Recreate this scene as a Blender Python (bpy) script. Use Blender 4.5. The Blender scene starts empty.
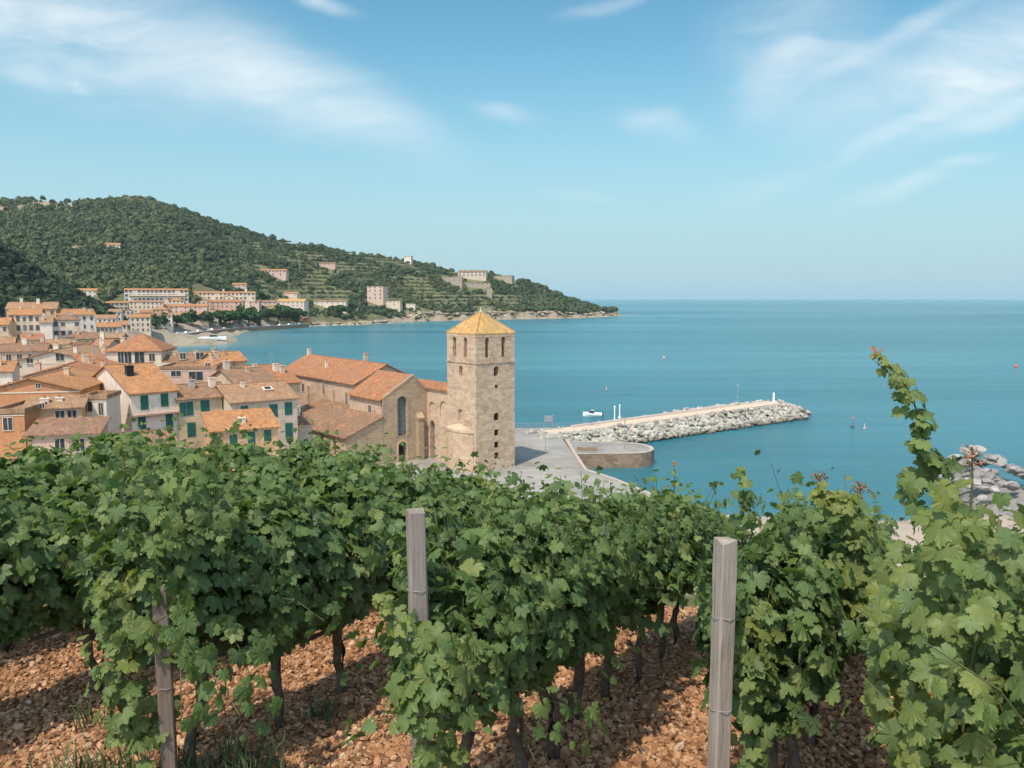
import bpy, bmesh, math, random
import numpy as np
from mathutils import Vector, Matrix
C = bpy.context.scene
COL = C.collection
R = math.radians
random.seed(7); rng = np.random.default_rng(7)
# ------------------------------------------------------------------ camera, sky, sun, exposure
CAMZ, PITCH, F = 28.0, R(6.1), 800.0
cam = bpy.data.objects.new('camera', bpy.data.cameras.new('camera')); COL.objects.link(cam)
cam.location = (0, 0, CAMZ); cam.rotation_euler = (R(90) - PITCH, 0, 0)
cam.data.sensor_width = 36; cam.data.lens = 36*F/1024
cam.data.clip_start = .1; cam.data.clip_end = 80000
C.camera = cam
SUN_EL, SUN_A = R(59), R(28)            # SUN_A: how far the sun stands to the left of straight behind the camera
sd_ = Vector((-math.sin(SUN_A)*math.cos(SUN_EL), -math.cos(SUN_A)*math.cos(SUN_EL), math.sin(SUN_EL)))
sun = bpy.data.objects.new('sun', bpy.data.lights.new('sun', 'SUN')); COL.objects.link(sun)
sun.data.energy = 3.1; sun.data.angle = R(.6); sun.data.color = (1, .93, .82)
sun.rotation_euler = sd_.to_track_quat('Z', 'Y').to_euler()
C.view_settings.view_transform = 'Standard'; C.view_settings.look = 'None'
C.view_settings.exposure = 0.72; C.view_settings.gamma = 1
SKY = .10
W = bpy.data.worlds.new('World'); C.world = W; W.use_nodes = True
def world():
    nt = W.node_tree; N = nt.nodes; L = nt.links
    for n in list(N): N.remove(n)
    out = N.new('ShaderNodeOutputWorld'); bg = N.new('ShaderNodeBackground'); L.new(bg.outputs[0], out.inputs[0])
    bg.inputs[1].default_value = SKY
    sk = N.new('ShaderNodeTexSky'); sk.sky_type = 'NISHITA'; sk.sun_disc = False
    sk.sun_elevation = SUN_EL; sk.sun_rotation = math.atan2(sd_.x, sd_.y)
    sk.air_density = 1.0; sk.dust_density = .25; sk.ozone_density = 1.6; sk.altitude = 50
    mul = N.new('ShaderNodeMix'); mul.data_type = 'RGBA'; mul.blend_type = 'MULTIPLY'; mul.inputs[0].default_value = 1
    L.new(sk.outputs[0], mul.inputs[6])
    tc = N.new('ShaderNodeTexCoord'); sp = N.new('ShaderNodeSeparateXYZ'); L.new(tc.outputs['Generated'], sp.inputs[0])
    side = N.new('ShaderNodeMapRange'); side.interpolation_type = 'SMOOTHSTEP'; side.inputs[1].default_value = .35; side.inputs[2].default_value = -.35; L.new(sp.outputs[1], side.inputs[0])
    tint = N.new('ShaderNodeMix'); tint.data_type = 'RGBA'; L.new(side.outputs[0], tint.inputs[0])      # deep teal over the sea, brightened behind the camera as added fill light
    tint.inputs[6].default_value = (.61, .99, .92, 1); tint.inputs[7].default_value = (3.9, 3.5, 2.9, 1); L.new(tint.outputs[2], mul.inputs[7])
    def M(op, a, b=None, c=None, clamp=False):
        n = N.new('ShaderNodeMath'); n.operation = op; n.use_clamp = clamp
        for i, q in enumerate((a, b, c)):
            if q is None: continue
            if isinstance(q, (int, float)): n.inputs[i].default_value = q
            else: L.new(q, n.inputs[i])
        return n.outputs[0]
    yy = M('MAXIMUM', sp.outputs[1], .05)
    u = M('DIVIDE', sp.outputs[0], yy); v = M('DIVIDE', sp.outputs[2], yy)
    cb = N.new('ShaderNodeCombineXYZ'); L.new(u, cb.inputs[0]); L.new(v, cb.inputs[1])
    nz = N.new('ShaderNodeTexNoise'); nz.inputs['Scale'].default_value = 3.2; nz.inputs['Detail'].default_value = 4
    L.new(cb.outputs[0], nz.inputs['Vector'])
    wob = N.new('ShaderNodeVectorMath'); wob.operation = 'SCALE'; wob.inputs['Scale'].default_value = .10
    sb = N.new('ShaderNodeVectorMath'); sb.operation = 'SUBTRACT'; L.new(nz.outputs['Color'], sb.inputs[0]); sb.inputs[1].default_value = (.5, .5, .5)
    L.new(sb.outputs[0], wob.inputs[0])
    ad = N.new('ShaderNodeVectorMath'); ad.operation = 'ADD'; L.new(cb.outputs[0], ad.inputs[0]); L.new(wob.outputs[0], ad.inputs[1])
    total = None
    def pv(px, py): return ((px-512)/F*1.0, math.tan(PITCH*-1 + math.atan((384-py)/F)))
    # cirrus wisps: centre and half lengths given by bearing and height above the horizon, tilt, amount, streak stretch
    for (px, py, rx, ry, tilt, amt) in [(60, 22, 360, 90, -14, .66), (290, 88, 220, 52, -20, .72), (390, 122, 75, 16, -6, .35), (95, 82, 26, 9, -25, .32),
            (505, 110, 55, 13, -14, .32), (655, 122, 62, 17, -8, .42), (330, 8, 60, 14, -20, .4), (610, 10, 80, 14, 16, .34),
            (790, 60, 100, 120, 60, .42), (950, 70, 200, 80, 24, .70), (980, 112, 110, 20, 22, .42), (890, 190, 80, 14, 10, .40),
            (950, 168, 45, 10, 12, .32), (580, 196, 60, 10, -6, .16), (760, 180, 90, 20, 8, .16), (1010, 30, 60, 60, 40, .4), (930, 110, 150, 16, 26, .5), (770, 80, 40, 70, -35, .3), (880, 40, 140, 14, 30, .4), (40,70,60,14,-16,.3)]:
        c = pv(px, py)
        mp = N.new('ShaderNodeMapping'); mp.vector_type = 'TEXTURE'
        mp.inputs['Location'].default_value = (c[0], c[1], 0); mp.inputs['Rotation'].default_value = (0, 0, R(tilt))
        mp.inputs['Scale'].default_value = (rx/F, ry/F, 1)
        L.new(ad.outputs[0], mp.inputs[0])
        ln = N.new('ShaderNodeVectorMath'); ln.operation = 'LENGTH'; L.new(mp.outputs[0], ln.inputs[0])
        mr = N.new('ShaderNodeMapRange'); mr.interpolation_type = 'SMOOTHSTEP'
        for i, q in enumerate((1.0, .0, 0, amt)): mr.inputs[1+i].default_value = q
        L.new(ln.outputs['Value'], mr.inputs[0])
        # streaky fibres along the wisp
        m2 = N.new('ShaderNodeMapping'); m2.inputs['Rotation'].default_value = (0, 0, R(-tilt)); m2.inputs['Scale'].default_value = (4, 15, 1)
        m2.inputs['Location'].default_value = (px*.13, py*.07, 0)
        L.new(ad.outputs[0], m2.inputs[0])
        n2 = N.new('ShaderNodeTexNoise'); n2.inputs['Scale'].default_value = 1.6; n2.inputs['Detail'].default_value = 7; n2.inputs['Roughness'].default_value = .62; n2.inputs['Distortion'].default_value = .35
        L.new(m2.outputs[0], n2.inputs['Vector'])
        r2 = N.new('ShaderNodeMapRange'); r2.inputs[1].default_value = .30; r2.inputs[2].default_value = .72; r2.inputs[3].default_value = .25; r2.inputs[4].default_value = 1.25
        L.new(n2.outputs['Fac'], r2.inputs[0])
        t = M('MULTIPLY', mr.outputs[0], r2.outputs[0])
        total = t if total is None else M('ADD', total, M('MULTIPLY', t, M('SUBTRACT', 1, total)))
    front = N.new('ShaderNodeMapRange'); front.inputs[1].default_value = .06; front.inputs[2].default_value = .3; L.new(sp.outputs[1], front.inputs[0])
    total = M('MULTIPLY', total, front.outputs[0], clamp=True)
    # thin milky veil low over the sea
    lo = N.new('ShaderNodeMapRange'); lo.interpolation_type = 'SMOOTHSTEP'; lo.inputs[1].default_value = .33; lo.inputs[2].default_value = -.01; lo.inputs[3].default_value = 0; lo.inputs[4].default_value = .96
    L.new(sp.outputs[2], lo.inputs[0])
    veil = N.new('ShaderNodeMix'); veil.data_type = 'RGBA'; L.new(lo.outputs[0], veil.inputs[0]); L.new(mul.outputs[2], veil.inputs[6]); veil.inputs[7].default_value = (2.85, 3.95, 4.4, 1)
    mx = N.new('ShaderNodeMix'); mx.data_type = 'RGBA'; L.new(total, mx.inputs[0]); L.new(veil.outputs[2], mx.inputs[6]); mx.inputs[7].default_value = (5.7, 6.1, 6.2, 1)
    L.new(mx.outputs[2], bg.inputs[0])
world()

# ------------------------------------------------------------------ pixel / ground helpers
cp, sp_ = math.cos(PITCH), math.sin(PITCH)
def P(px, py, Y):
    cx, cy = (px-512)/F, (384-py)/F
    t = Y/(cp + cy*sp_)
    return Vector((cx*t, Y, CAMZ + (-sp_ + cy*cp)*t))
def G(px, py, z):
    cx, cy = (px-512)/F, (384-py)/F
    t = (z-CAMZ)/(-sp_ + cy*cp)
    return Vector((cx*t, (cp + cy*sp_)*t, z))
def kof(px, py): return ((px-512)/F)/(cp + (384-py)/F*sp_)
def proj(p):
    x, y, z = p[0], p[1], p[2]-CAMZ
    d = y*cp - z*sp_; up = y*sp_ + z*cp
    return 512 + F*x/d, 384 - F*up/d

LAND = [(900,-500),(400,-200),(190,40),(112,104),(90,116),(74,108),(60,98),(43,95),(24,99),(17,102),(11,112),(7,120),(6,131),(5,150),(-1,156),(-12,162),(-27,174),(-45,186),
 (-64,204),(-100,262),(-135,320),(-172,395),(-210,455),(-212,468),(-185,476),(-173,492),(-180,530),(-205,602),(-222,673),(-230,740),(-207,821),(-165,867),(-103,1004),(11,1103),(99,1161),(171,1296),
 (190,1400),(120,1650),(-100,2100),(-2500,2600),(-3500,-500)]
LA = np.array(LAND, float)
def sdist(x, y):
    x = np.asarray(x, float).ravel(); y = np.asarray(y, float).ravel()
    best = np.full(x.shape, 1e18); inside = np.zeros(x.shape, bool)
    n = len(LA)
    for i in range(n):
        a, b = LA[i], LA[(i+1) % n]; e = b-a
        t = np.clip(((x-a[0])*e[0] + (y-a[1])*e[1])/(e@e), 0, 1)
        best = np.minimum(best, (x-a[0]-t*e[0])**2 + (y-a[1]-t*e[1])**2)
        cr = ((a[1] > y) != (b[1] > y))
        with np.errstate(divide='ignore', invalid='ignore'):
            xi = (b[0]-a[0])*(y-a[1])/(b[1]-a[1]) + a[0]
        inside ^= cr & (x < xi)
    return np.sqrt(best)*np.where(inside, 1, -1)
RIDGE = [(-500,205),(-200,200),(0,199),(40,196),(75,201),(110,200),(155,198),(190,210),(230,225),(290,239),(350,250),(420,260),(460,271),(500,273),(540,286),(580,303),(600,309),(618,316)]
RX = [p for p, _ in RIDGE]; RY = [q for _, q in RIDGE]
def sstep(a, b, x):
    t = np.clip((x-a)/(b-a), 0, 1); return t*t*(3-2*t)
def noise2(x, y, s, seed=0):
    # cheap smooth pseudo noise from summed sines
    r = np.random.default_rng(seed); o = np.zeros_like(x, dtype=float)
    for k in range(6):
        a = r.uniform(0, 6.28); f = (1.0/s)*r.uniform(.6, 1.9); ph = r.uniform(0, 6.28)
        o += np.sin((x*math.cos(a) + y*math.sin(a))*f*6.28 + ph + 1.3*np.sin((x*math.sin(a)-y*math.cos(a))*f*3.1))
    return o/6
def vine_z(x, y):
    drop = 2.2 + .12*y + .03*np.maximum(0, y-5)**2*sstep(-3, 1.0, x)*.8
    return CAMZ - drop
def terrain(x, y):
    x = np.asarray(x, float); y = np.asarray(y, float); shp = x.shape
    x = x.ravel(); y = y.ravel()
    sd = sdist(x, y)
    town = 2.1 + np.minimum(.055*np.maximum(0, -x-28)*sstep(60, 160, y) + .012*np.maximum(0, y-330), .11*np.maximum(sd-6, 0))
    town = np.minimum(town, 17)
    pxb = 512 + F*x/np.maximum(y, 1)
    town = np.where((y > 455) & (y < 800) & (pxb > 150), .9 + .022*np.maximum(sd, 0), town)
    r = np.hypot(x, y)
    d = r
    # vineyard hillside under the camera
    yy = np.maximum(y, -40); tt = np.maximum(0, r-10.5)
    rr = np.where(y > 0, r, np.abs(x))
    vh = vine_z(x, np.minimum(yy, 10.5)) - .42*np.maximum(0, rr-10.5)
    base = np.maximum(town, vh)
    # hill across the bay
    k = np.where(y > 100, x/np.maximum(y, 1), -9); px = 512 + F*k
    ds = np.interp(px, [-400, 165, 240, 310, 430, 520, 580, 618], [560, 588, 685, 838, 990, 1085, 1142, 1288])
    dr = np.interp(px, [-400, 155, 230, 290, 350, 420, 500, 560, 590, 618], [1250, 1250, 1230, 1210, 1200, 1235, 1270, 1275, 1282, 1300])
    ry = np.interp(px, RX, RY); zr = CAMZ + y*0 + np.tan(np.arctan((384-ry)/F) - PITCH)*dr*np.cos(np.arctan(k)) - 4
    u = (y-ds)/(dr*np.cos(np.arctan(np.clip(k, -1, 1)))*1.0-ds + 1e-6)
    f = np.where(u < 1, .7*np.clip(u, 0, 1) + .3*sstep(0, 1, u), 1-.55*(u-1))
    f = np.maximum(f, 0)
    hz = 5 + (np.maximum(zr, 4)-5)*f + noise2(x, y, 130, 3)*5*np.clip(u*3, 0, 1)*np.clip((1.0-u)*4, 0, 1)
    hill = np.where((y > 400) & (u > 0) & (px < 640), hz, -10)
    # wooded knoll to the left
    kn = 78*np.exp(-.5*(((x+335)/60)**2 + ((y-425)/75)**2))
    z = np.maximum(np.maximum(base, hill), kn)
    w = np.clip((sd+2.0)/5.0, 0, 1)
    z = -3 + (z+3)*w
    return z.reshape(shp), sd.reshape(shp)
def tz(x, y): return float(terrain(np.array([x]), np.array([y]))[0][0])
def ground_hit(px, py, y0=60, y1=1600):
    Y = np.linspace(y0, y1, 1500); cx, cy = (px-512)/F, (384-py)/F
    t = Y/(cp+cy*sp_); z = CAMZ + (-sp_+cy*cp)*t
    g = terrain(cx*t, Y)[0]; i = np.argmax(g >= z)
    return Vector((cx*t[i], Y[i], g[i]))

# ------------------------------------------------------------------ mesh helpers
class MB:
    def __init__(s): s.v = []; s.f = []; s.m = []
    def add(s, vs, fs, mi=0, M=None):
        o = len(s.v)
        s.v += [tuple(M @ Vector(v)) if M is not None else tuple(v) for v in vs]
        for i, f in enumerate(fs):
            s.f.append([o+j for j in f]); s.m.append(mi[i] if isinstance(mi, (list, tuple)) else mi)
        return s
    def box(s, x0, y0, z0, x1, y1, z1, mi=0, M=None):
        return s.add([(x0,y0,z0),(x1,y0,z0),(x1,y1,z0),(x0,y1,z0),(x0,y0,z1),(x1,y0,z1),(x1,y1,z1),(x0,y1,z1)],
              [(0,3,2,1),(4,5,6,7),(0,1,5,4),(1,2,6,5),(2,3,7,6),(3,0,4,7)], mi, M)
    def prism(s, pts, z0, z1, ms=0, mt=None, M=None):
        n = len(pts); mt = ms if mt is None else mt
        ar = sum(pts[i][0]*pts[(i+1)%n][1]-pts[(i+1)%n][0]*pts[i][1] for i in range(n))
        if ar < 0: pts = pts[::-1]
        vs = [(p[0],p[1],z0) for p in pts] + [(p[0],p[1],z1) for p in pts]
        fs = [tuple(range(n))[::-1], tuple(range(n, 2*n))] + [(i,(i+1)%n,n+(i+1)%n,n+i) for i in range(n)]
        return s.add(vs, fs, [ms, mt]+[ms]*n, M)
    def extr(s, prof, y0, y1, mi=0, M=None):      # profile in x,z pushed along y
        n = len(prof)
        ar = sum(prof[i][0]*prof[(i+1)%n][1]-prof[(i+1)%n][0]*prof[i][1] for i in range(n))
        if ar < 0: prof = prof[::-1]
        vs = [(p[0],y0,p[1]) for p in prof] + [(p[0],y1,p[1]) for p in prof]
        fs = [tuple(range(n)), tuple(range(n, 2*n))[::-1]] + [(i,n+i,n+(i+1)%n,(i+1)%n) for i in range(n)]
        return s.add(vs, fs, mi, M)
    def tube(s, pts, rad, n=6, mi=0):
        pts = [Vector(p) for p in pts]; o = len(s.v)
        for i, p in enumerate(pts):
            t = (pts[min(i+1, len(pts)-1)] - pts[max(i-1, 0)]).normalized()
            a = t.orthogonal().normalized() if abs(t.z) > .99 else t.cross(Vector((0,0,1))).normalized(); b = t.cross(a)
            r = rad[i] if isinstance(rad, (list, tuple)) else rad
            s.v += [tuple(p + a*r*math.cos(6.2832*k/n) + b*r*math.sin(6.2832*k/n)) for k in range(n)]
        for i in range(len(pts)-1):
            for k in range(n):
                s.f.append([o+i*n+k, o+i*n+(k+1)%n, o+(i+1)*n+(k+1)%n, o+(i+1)*n+k]); s.m.append(mi)
        s.f.append([o+k for k in range(n)][::-1]); s.m.append(mi)
        s.f.append([o+(len(pts)-1)*n+k for k in range(n)]); s.m.append(mi)
        return s
    def lathe(s, prof, n=12, mi=0, M=None):
        vs = []; fs = []
        for r, z in prof: vs += [(r*math.cos(6.2832*k/n), r*math.sin(6.2832*k/n), z) for k in range(n)]
        for i in range(len(prof)-1):
            fs += [(i*n+k, i*n+(k+1)%n, (i+1)*n+(k+1)%n, (i+1)*n+k) for k in range(n)]
        fs += [tuple(range(n))[::-1], tuple(range((len(prof)-1)*n, len(prof)*n))]
        return s.add(vs, fs, mi, M)
    def mesh(s, name, mats, smooth=False):
        me = bpy.data.meshes.new(name); me.from_pydata(s.v, [], s.f)
        for m in (mats if isinstance(mats, (list, tuple)) else [mats]): me.materials.append(m)
        me.polygons.foreach_set('material_index', s.m)
        if smooth: me.polygons.foreach_set('use_smooth', [True]*len(me.polygons))
        me.update(); return me
    def build(s, name, mats, parent=None, loc=None, rot=0, smooth=False):
        return link(name, s.mesh(name, mats, smooth), parent, loc, rot)
def link(name, data, parent=None, loc=None, rot=0):
    o = bpy.data.objects.new(name, data); COL.objects.link(o)
    if parent: o.parent = parent
    if loc is not None: o.location = loc
    if rot: o.rotation_euler = (0, 0, rot)
    return o
def tag(o, label, cat, group=None, kind=None):
    o['label'] = label; o['category'] = cat
    if group: o['group'] = group
    if kind: o['kind'] = kind
    return o
def thing(name, label, cat, loc, rot=0, group=None):
    return tag(link(name, None, None, loc, rot), label, cat, group)
def copy_tree(o, parent=None):
    c = o.copy(); COL.objects.link(c)
    if parent is not None: c.parent = parent
    for ch in list(o.children): copy_tree(ch, c)
    return c
def tri_mesh(name, V, T, mats, attrs=None, smooth=True, mi=None):
    me = bpy.data.meshes.new(name); n, t = len(V), len(T)
    me.vertices.add(n); me.vertices.foreach_set('co', np.asarray(V, np.float32).ravel())
    me.loops.add(t*3); me.loops.foreach_set('vertex_index', np.asarray(T, np.int32).ravel())
    me.polygons.add(t); me.polygons.foreach_set('loop_start', np.arange(0, t*3, 3, dtype=np.int32))
    for m in (mats if isinstance(mats, (list, tuple)) else [mats]): me.materials.append(m)
    me.polygons.foreach_set('use_smooth', np.full(t, smooth))
    if mi is not None: me.polygons.foreach_set('material_index', np.asarray(mi, np.int32))
    for k, a in (attrs or {}).items():
        if a.ndim == 1: q = me.attributes.new(k, 'FLOAT', 'POINT'); q.data.foreach_set('value', a.astype(np.float32))
        else: q = me.attributes.new(k, 'FLOAT_COLOR', 'POINT'); q.data.foreach_set('color', a.astype(np.float32).ravel())
    me.update(); me.validate(); return me
def cut(me, cutters):
    a = bpy.data.objects.new('cut_a', me); COL.objects.link(a)
    b = bpy.data.objects.new('cut_b', cutters); COL.objects.link(b)
    m = a.modifiers.new('b', 'BOOLEAN'); m.operation = 'DIFFERENCE'; m.object = b; m.solver = 'EXACT'
    dg = bpy.context.evaluated_depsgraph_get(); dg.update()
    r = bpy.data.meshes.new_from_object(a.evaluated_get(dg))
    bpy.data.objects.remove(a); bpy.data.objects.remove(b)
    return r

# ------------------------------------------------------------------ materials
def mat(name, rough=.9, spec=.25):
    m = bpy.data.materials.new(name); m.use_nodes = True
    b = m.node_tree.nodes['Principled BSDF']; b.inputs['Roughness'].default_value = rough
    b.inputs['Specular IOR Level'].default_value = spec
    return m, m.node_tree.nodes, m.node_tree.links, b
def ramp(N, L, src, stops, interp='LINEAR'):
    r = N.new('ShaderNodeValToRGB'); r.color_ramp.interpolation = interp
    e = r.color_ramp.elements
    while len(e) > len(stops): e.remove(e[-1])
    while len(e) < len(stops): e.new(.5)
    for q, (p, c) in zip(e, stops): q.position = p; q.color = (*c, 1)
    L.new(src, r.inputs[0]); return r.outputs[0]
def noise(N, L, scale, detail=4, vec=None, rough=.6, dist=0):
    n = N.new('ShaderNodeTexNoise'); n.inputs['Scale'].default_value = scale; n.inputs['Detail'].default_value = detail
    n.inputs['Roughness'].default_value = rough; n.inputs['Distortion'].default_value = dist
    if vec is not None: L.new(vec, n.inputs['Vector'])
    return n
def objco(N): return N.new('ShaderNodeTexCoord').outputs['Object']
def geopos(N): return N.new('ShaderNodeNewGeometry').outputs['Position']
def mapped(N, L, vec, scale):
    m = N.new('ShaderNodeMapping'); m.inputs['Scale'].default_value = scale; L.new(vec, m.inputs[0]); return m.outputs[0]
def mixc(N, L, fac, a, b, mode='MIX'):
    m = N.new('ShaderNodeMix'); m.data_type = 'RGBA'; m.blend_type = mode
    for i, q in ((0, fac), (6, a), (7, b)):
        if isinstance(q, (int, float)): m.inputs[i].default_value = q
        elif isinstance(q, tuple): m.inputs[i].default_value = (*q, 1)
        else: L.new(q, m.inputs[i])
    return m.outputs[2]
def bump(N, L, b, h, dist, strength=1):
    n = N.new('ShaderNodeBump'); n.inputs['Distance'].default_value = dist; n.inputs['Strength'].default_value = strength
    L.new(h, n.inputs['Height']); L.new(n.outputs[0], b.inputs['Normal'])
def sc(c, k): return tuple(min(1, q*k) for q in c)
def plaster(name, c, stain=.75):
    m, N, L, b = mat(name, .92, .15); o = geopos(N)
    n1 = noise(N, L, .35, 5, o); n2 = noise(N, L, 3, 5, mapped(N, L, o, (.6, .6, .3)), .7)
    x = ramp(N, L, n1.outputs['Fac'], [(.3, sc(c, .86)), (.55, c), (.75, sc(c, 1.08))])
    y = ramp(N, L, n2.outputs['Fac'], [(.25, (stain, stain*.97, stain*.93)), (.55, (1, 1, 1))])
    L.new(mixc(N, L, 1.0, x, y, 'MULTIPLY'), b.inputs['Base Color'])
    n3 = noise(N, L, 14, 3, o); bump(N, L, b, n3.outputs['Fac'], .02, .6); return m
def tiles(name, c1, c2, c3):
    # c1 mid, c2 pale, c3 weathered; barrel-tile runs down the slope with course lines
    m, N, L, b = mat(name, .88, .2); o = objco(N)
    w = N.new('ShaderNodeTexWave'); w.wave_type = 'BANDS'; w.bands_direction = 'X'; w.inputs['Scale'].default_value = 1.25; w.inputs['Distortion'].default_value = .25; w.inputs['Detail Scale'].default_value = 2
    L.new(o, w.inputs[0])
    w2 = N.new('ShaderNodeTexWave'); w2.wave_type = 'BANDS'; w2.bands_direction = 'Y'; w2.wave_profile = 'SAW'; w2.inputs['Scale'].default_value = .8; w2.inputs['Distortion'].default_value = .6
    L.new(o, w2.inputs[0])
    p = geopos(N)
    cell = N.new('ShaderNodeTexVoronoi'); cell.inputs['Scale'].default_value = 2.6; L.new(mapped(N, L, o, (1.2, .8, .05)), cell.inputs[0])
    t = N.new('ShaderNodeSeparateColor'); L.new(cell.outputs['Color'], t.inputs[0])
    base = ramp(N, L, t.outputs[0], [(0, sc(c1, .75)), (.35, c1), (.7, c2), (1, sc(c2, 1.12))])
    n1 = noise(N, L, .5, 6, p, .7)
    f = ramp(N, L, n1.outputs['Fac'], [(.40, (0, 0, 0)), (.62, (.9, .9, .9))])
    col = mixc(N, L, f, base, c3)
    n2 = noise(N, L, 6, 4, p, .7); sp = ramp(N, L, n2.outputs['Fac'], [(.3, (.7, .68, .64)), (.6, (1, 1, 1))])
    col = mixc(N, L, 1.0, col, sp, 'MULTIPLY')
    L.new(col, b.inputs['Base Color'])
    h = N.new('ShaderNodeMath'); h.operation = 'MULTIPLY_ADD'; L.new(w2.outputs['Fac'], h.inputs[0]); h.inputs[1].default_value = .3; L.new(w.outputs['Fac'], h.inputs[2])
    bump(N, L, b, h.outputs[0], .05, .8); return m
def stone(name, c, c2, mortar, sx=1.3, sz=2.6, jag=.25):
    m, N, L, b = mat(name, .93, .12); o = objco(N)
    s = N.new('ShaderNodeSeparateXYZ'); L.new(o, s.inputs[0])
    a = N.new('ShaderNodeMath'); a.operation = 'ADD'; L.new(s.outputs[0], a.inputs[0]); L.new(s.outputs[1], a.inputs[1])
    cb = N.new('ShaderNodeCombineXYZ'); L.new(a.outputs[0], cb.inputs[0]); L.new(s.outputs[2], cb.inputs[1])
    nz = noise(N, L, 1.5, 3, cb.outputs[0]); ad = N.new('ShaderNodeVectorMath'); ad.operation = 'MULTIPLY_ADD'
    L.new(nz.outputs['Color'], ad.inputs[0]); ad.inputs[1].default_value = (jag, jag, 0); L.new(cb.outputs[0], ad.inputs[2])
    br = N.new('ShaderNodeTexBrick'); L.new(ad.outputs[0], br.inputs['Vector']); br.inputs['Scale'].default_value = 1
    br.inputs['Brick Width'].default_value = 1/sx; br.inputs['Row Height'].default_value = 1/sz; br.inputs['Mortar Size'].default_value = .03; br.inputs['Mortar Smooth'].default_value = .4
    br.inputs['Color1'].default_value = (*c, 1); br.inputs['Color2'].default_value = (*c2, 1); br.inputs['Mortar'].default_value = (*mortar, 1); br.inputs['Bias'].default_value = -.1
    n1 = noise(N, L, .3, 6, o, .65); st = ramp(N, L, n1.outputs['Fac'], [(.3, (.72, .69, .66)), (.5, (1, 1, 1)), (.75, (1.0, .98, .94))])
    n2 = noise(N, L, 5, 5, o, .7); s2 = ramp(N, L, n2.outputs['Fac'], [(.3, (.66, .63, .6)), (.58, (1, 1, 1))])
    col = mixc(N, L, 1.0, br.outputs['Color'], st, 'MULTIPLY'); col = mixc(N, L, .8, col, s2, 'MULTIPLY')
    L.new(col, b.inputs['Base Color'])
    h = N.new('ShaderNodeMath'); h.operation = 'SUBTRACT'; L.new(n2.outputs['Fac'], h.inputs[0]); L.new(br.outputs['Fac'], h.inputs[1])
    bump(N, L, b, h.outputs[0], .06, .8); return m
def plain(name, c, rough=.8, var=.15, scale=4, spec=.25, bmp=0):
    m, N, L, b = mat(name, rough, spec)
    n = noise(N, L, scale, 5, geopos(N), .65)
    L.new(ramp(N, L, n.outputs['Fac'], [(.3, sc(c, 1-var)), (.7, sc(c, 1+var))]), b.inputs['Base Color'])
    if bmp: bump(N, L, b, n.outputs['Fac'], bmp)
    return m
MAT = {}
for k, c in dict(cream=(.60,.46,.32), white=(.66,.54,.41), tan=(.54,.38,.24), yellow=(.56,.40,.23), pink=(.56,.38,.28), orange=(.48,.22,.10), ochre=(.56,.33,.17),
                 grey=(.42,.345,.275), beige=(.53,.405,.29), rose=(.52,.325,.235), pale=(.62,.49,.37)).items(): MAT[k] = plaster('plaster '+k, c)
MAT['t_orange'] = tiles('tiles orange', (.40,.168,.062), (.46,.215,.088), (.32,.165,.08))
MAT['t_red'] = tiles('tiles red', (.33,.125,.052), (.40,.175,.075), (.29,.15,.08))
MAT['t_brown'] = tiles('tiles brown', (.24,.115,.062), (.32,.165,.092), (.21,.13,.085))
MAT['t_tan'] = tiles('tiles tan', (.33,.17,.085), (.40,.225,.115), (.27,.16,.095))
MAT['t_old'] = tiles('tiles old', (.25,.128,.068), (.33,.18,.095), (.21,.13,.082))
MAT['t_yellow'] = tiles('tiles ochre', (.47,.255,.085), (.53,.315,.12), (.40,.245,.10))
MAT['tower'] = stone('tower stone', (.58,.415,.275), (.41,.275,.172), (.53,.40,.278), 1.3, 2.3, .35)
MAT['church'] = stone('church stone', (.45,.325,.205), (.34,.24,.15), (.40,.30,.195), 1.3, 2.4, .5)
MAT['church_pale'] = stone('church pale stone', (.59,.415,.275), (.47,.32,.207), (.54,.395,.272), 1.4, 2.3, .6)
MAT['quaywall'] = stone('quay rubble stone', (.31,.215,.14), (.17,.115,.078), (.25,.185,.13), 1.0, 1.9, .9)
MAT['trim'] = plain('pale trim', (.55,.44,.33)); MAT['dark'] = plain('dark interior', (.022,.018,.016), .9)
MAT['glass'] = plain('window glass', (.035,.04,.042), .25, .3, 2, .5)
MAT['farglass'] = plain('far window', (.085,.085,.085), .4, .4, .5)
MAT['shutter'] = plain('green shutter paint', (.018,.098,.070), .6, .2, 6)
MAT['brownwood'] = plain('brown wood', (.10,.055,.035), .8); MAT['metal'] = plain('grey metal', (.25,.25,.25), .5)
MAT['whitepaint'] = plain('white paint', (.78,.77,.74), .45, .04); MAT['redpaint'] = plain('orange red paint', (.62,.10,.045), .45, .1)
MAT['pinkpaint'] = plain('faded pink paint', (.60,.30,.22), .5, .1); MAT['rubber'] = plain('black rubber', (.025,.025,.025), .8)
MAT['blue'] = plain('blue grey paint', (.075,.09,.105), .4)
MAT['rough'] = plaster('rough stone render', (.37,.28,.20), .6)
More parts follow.
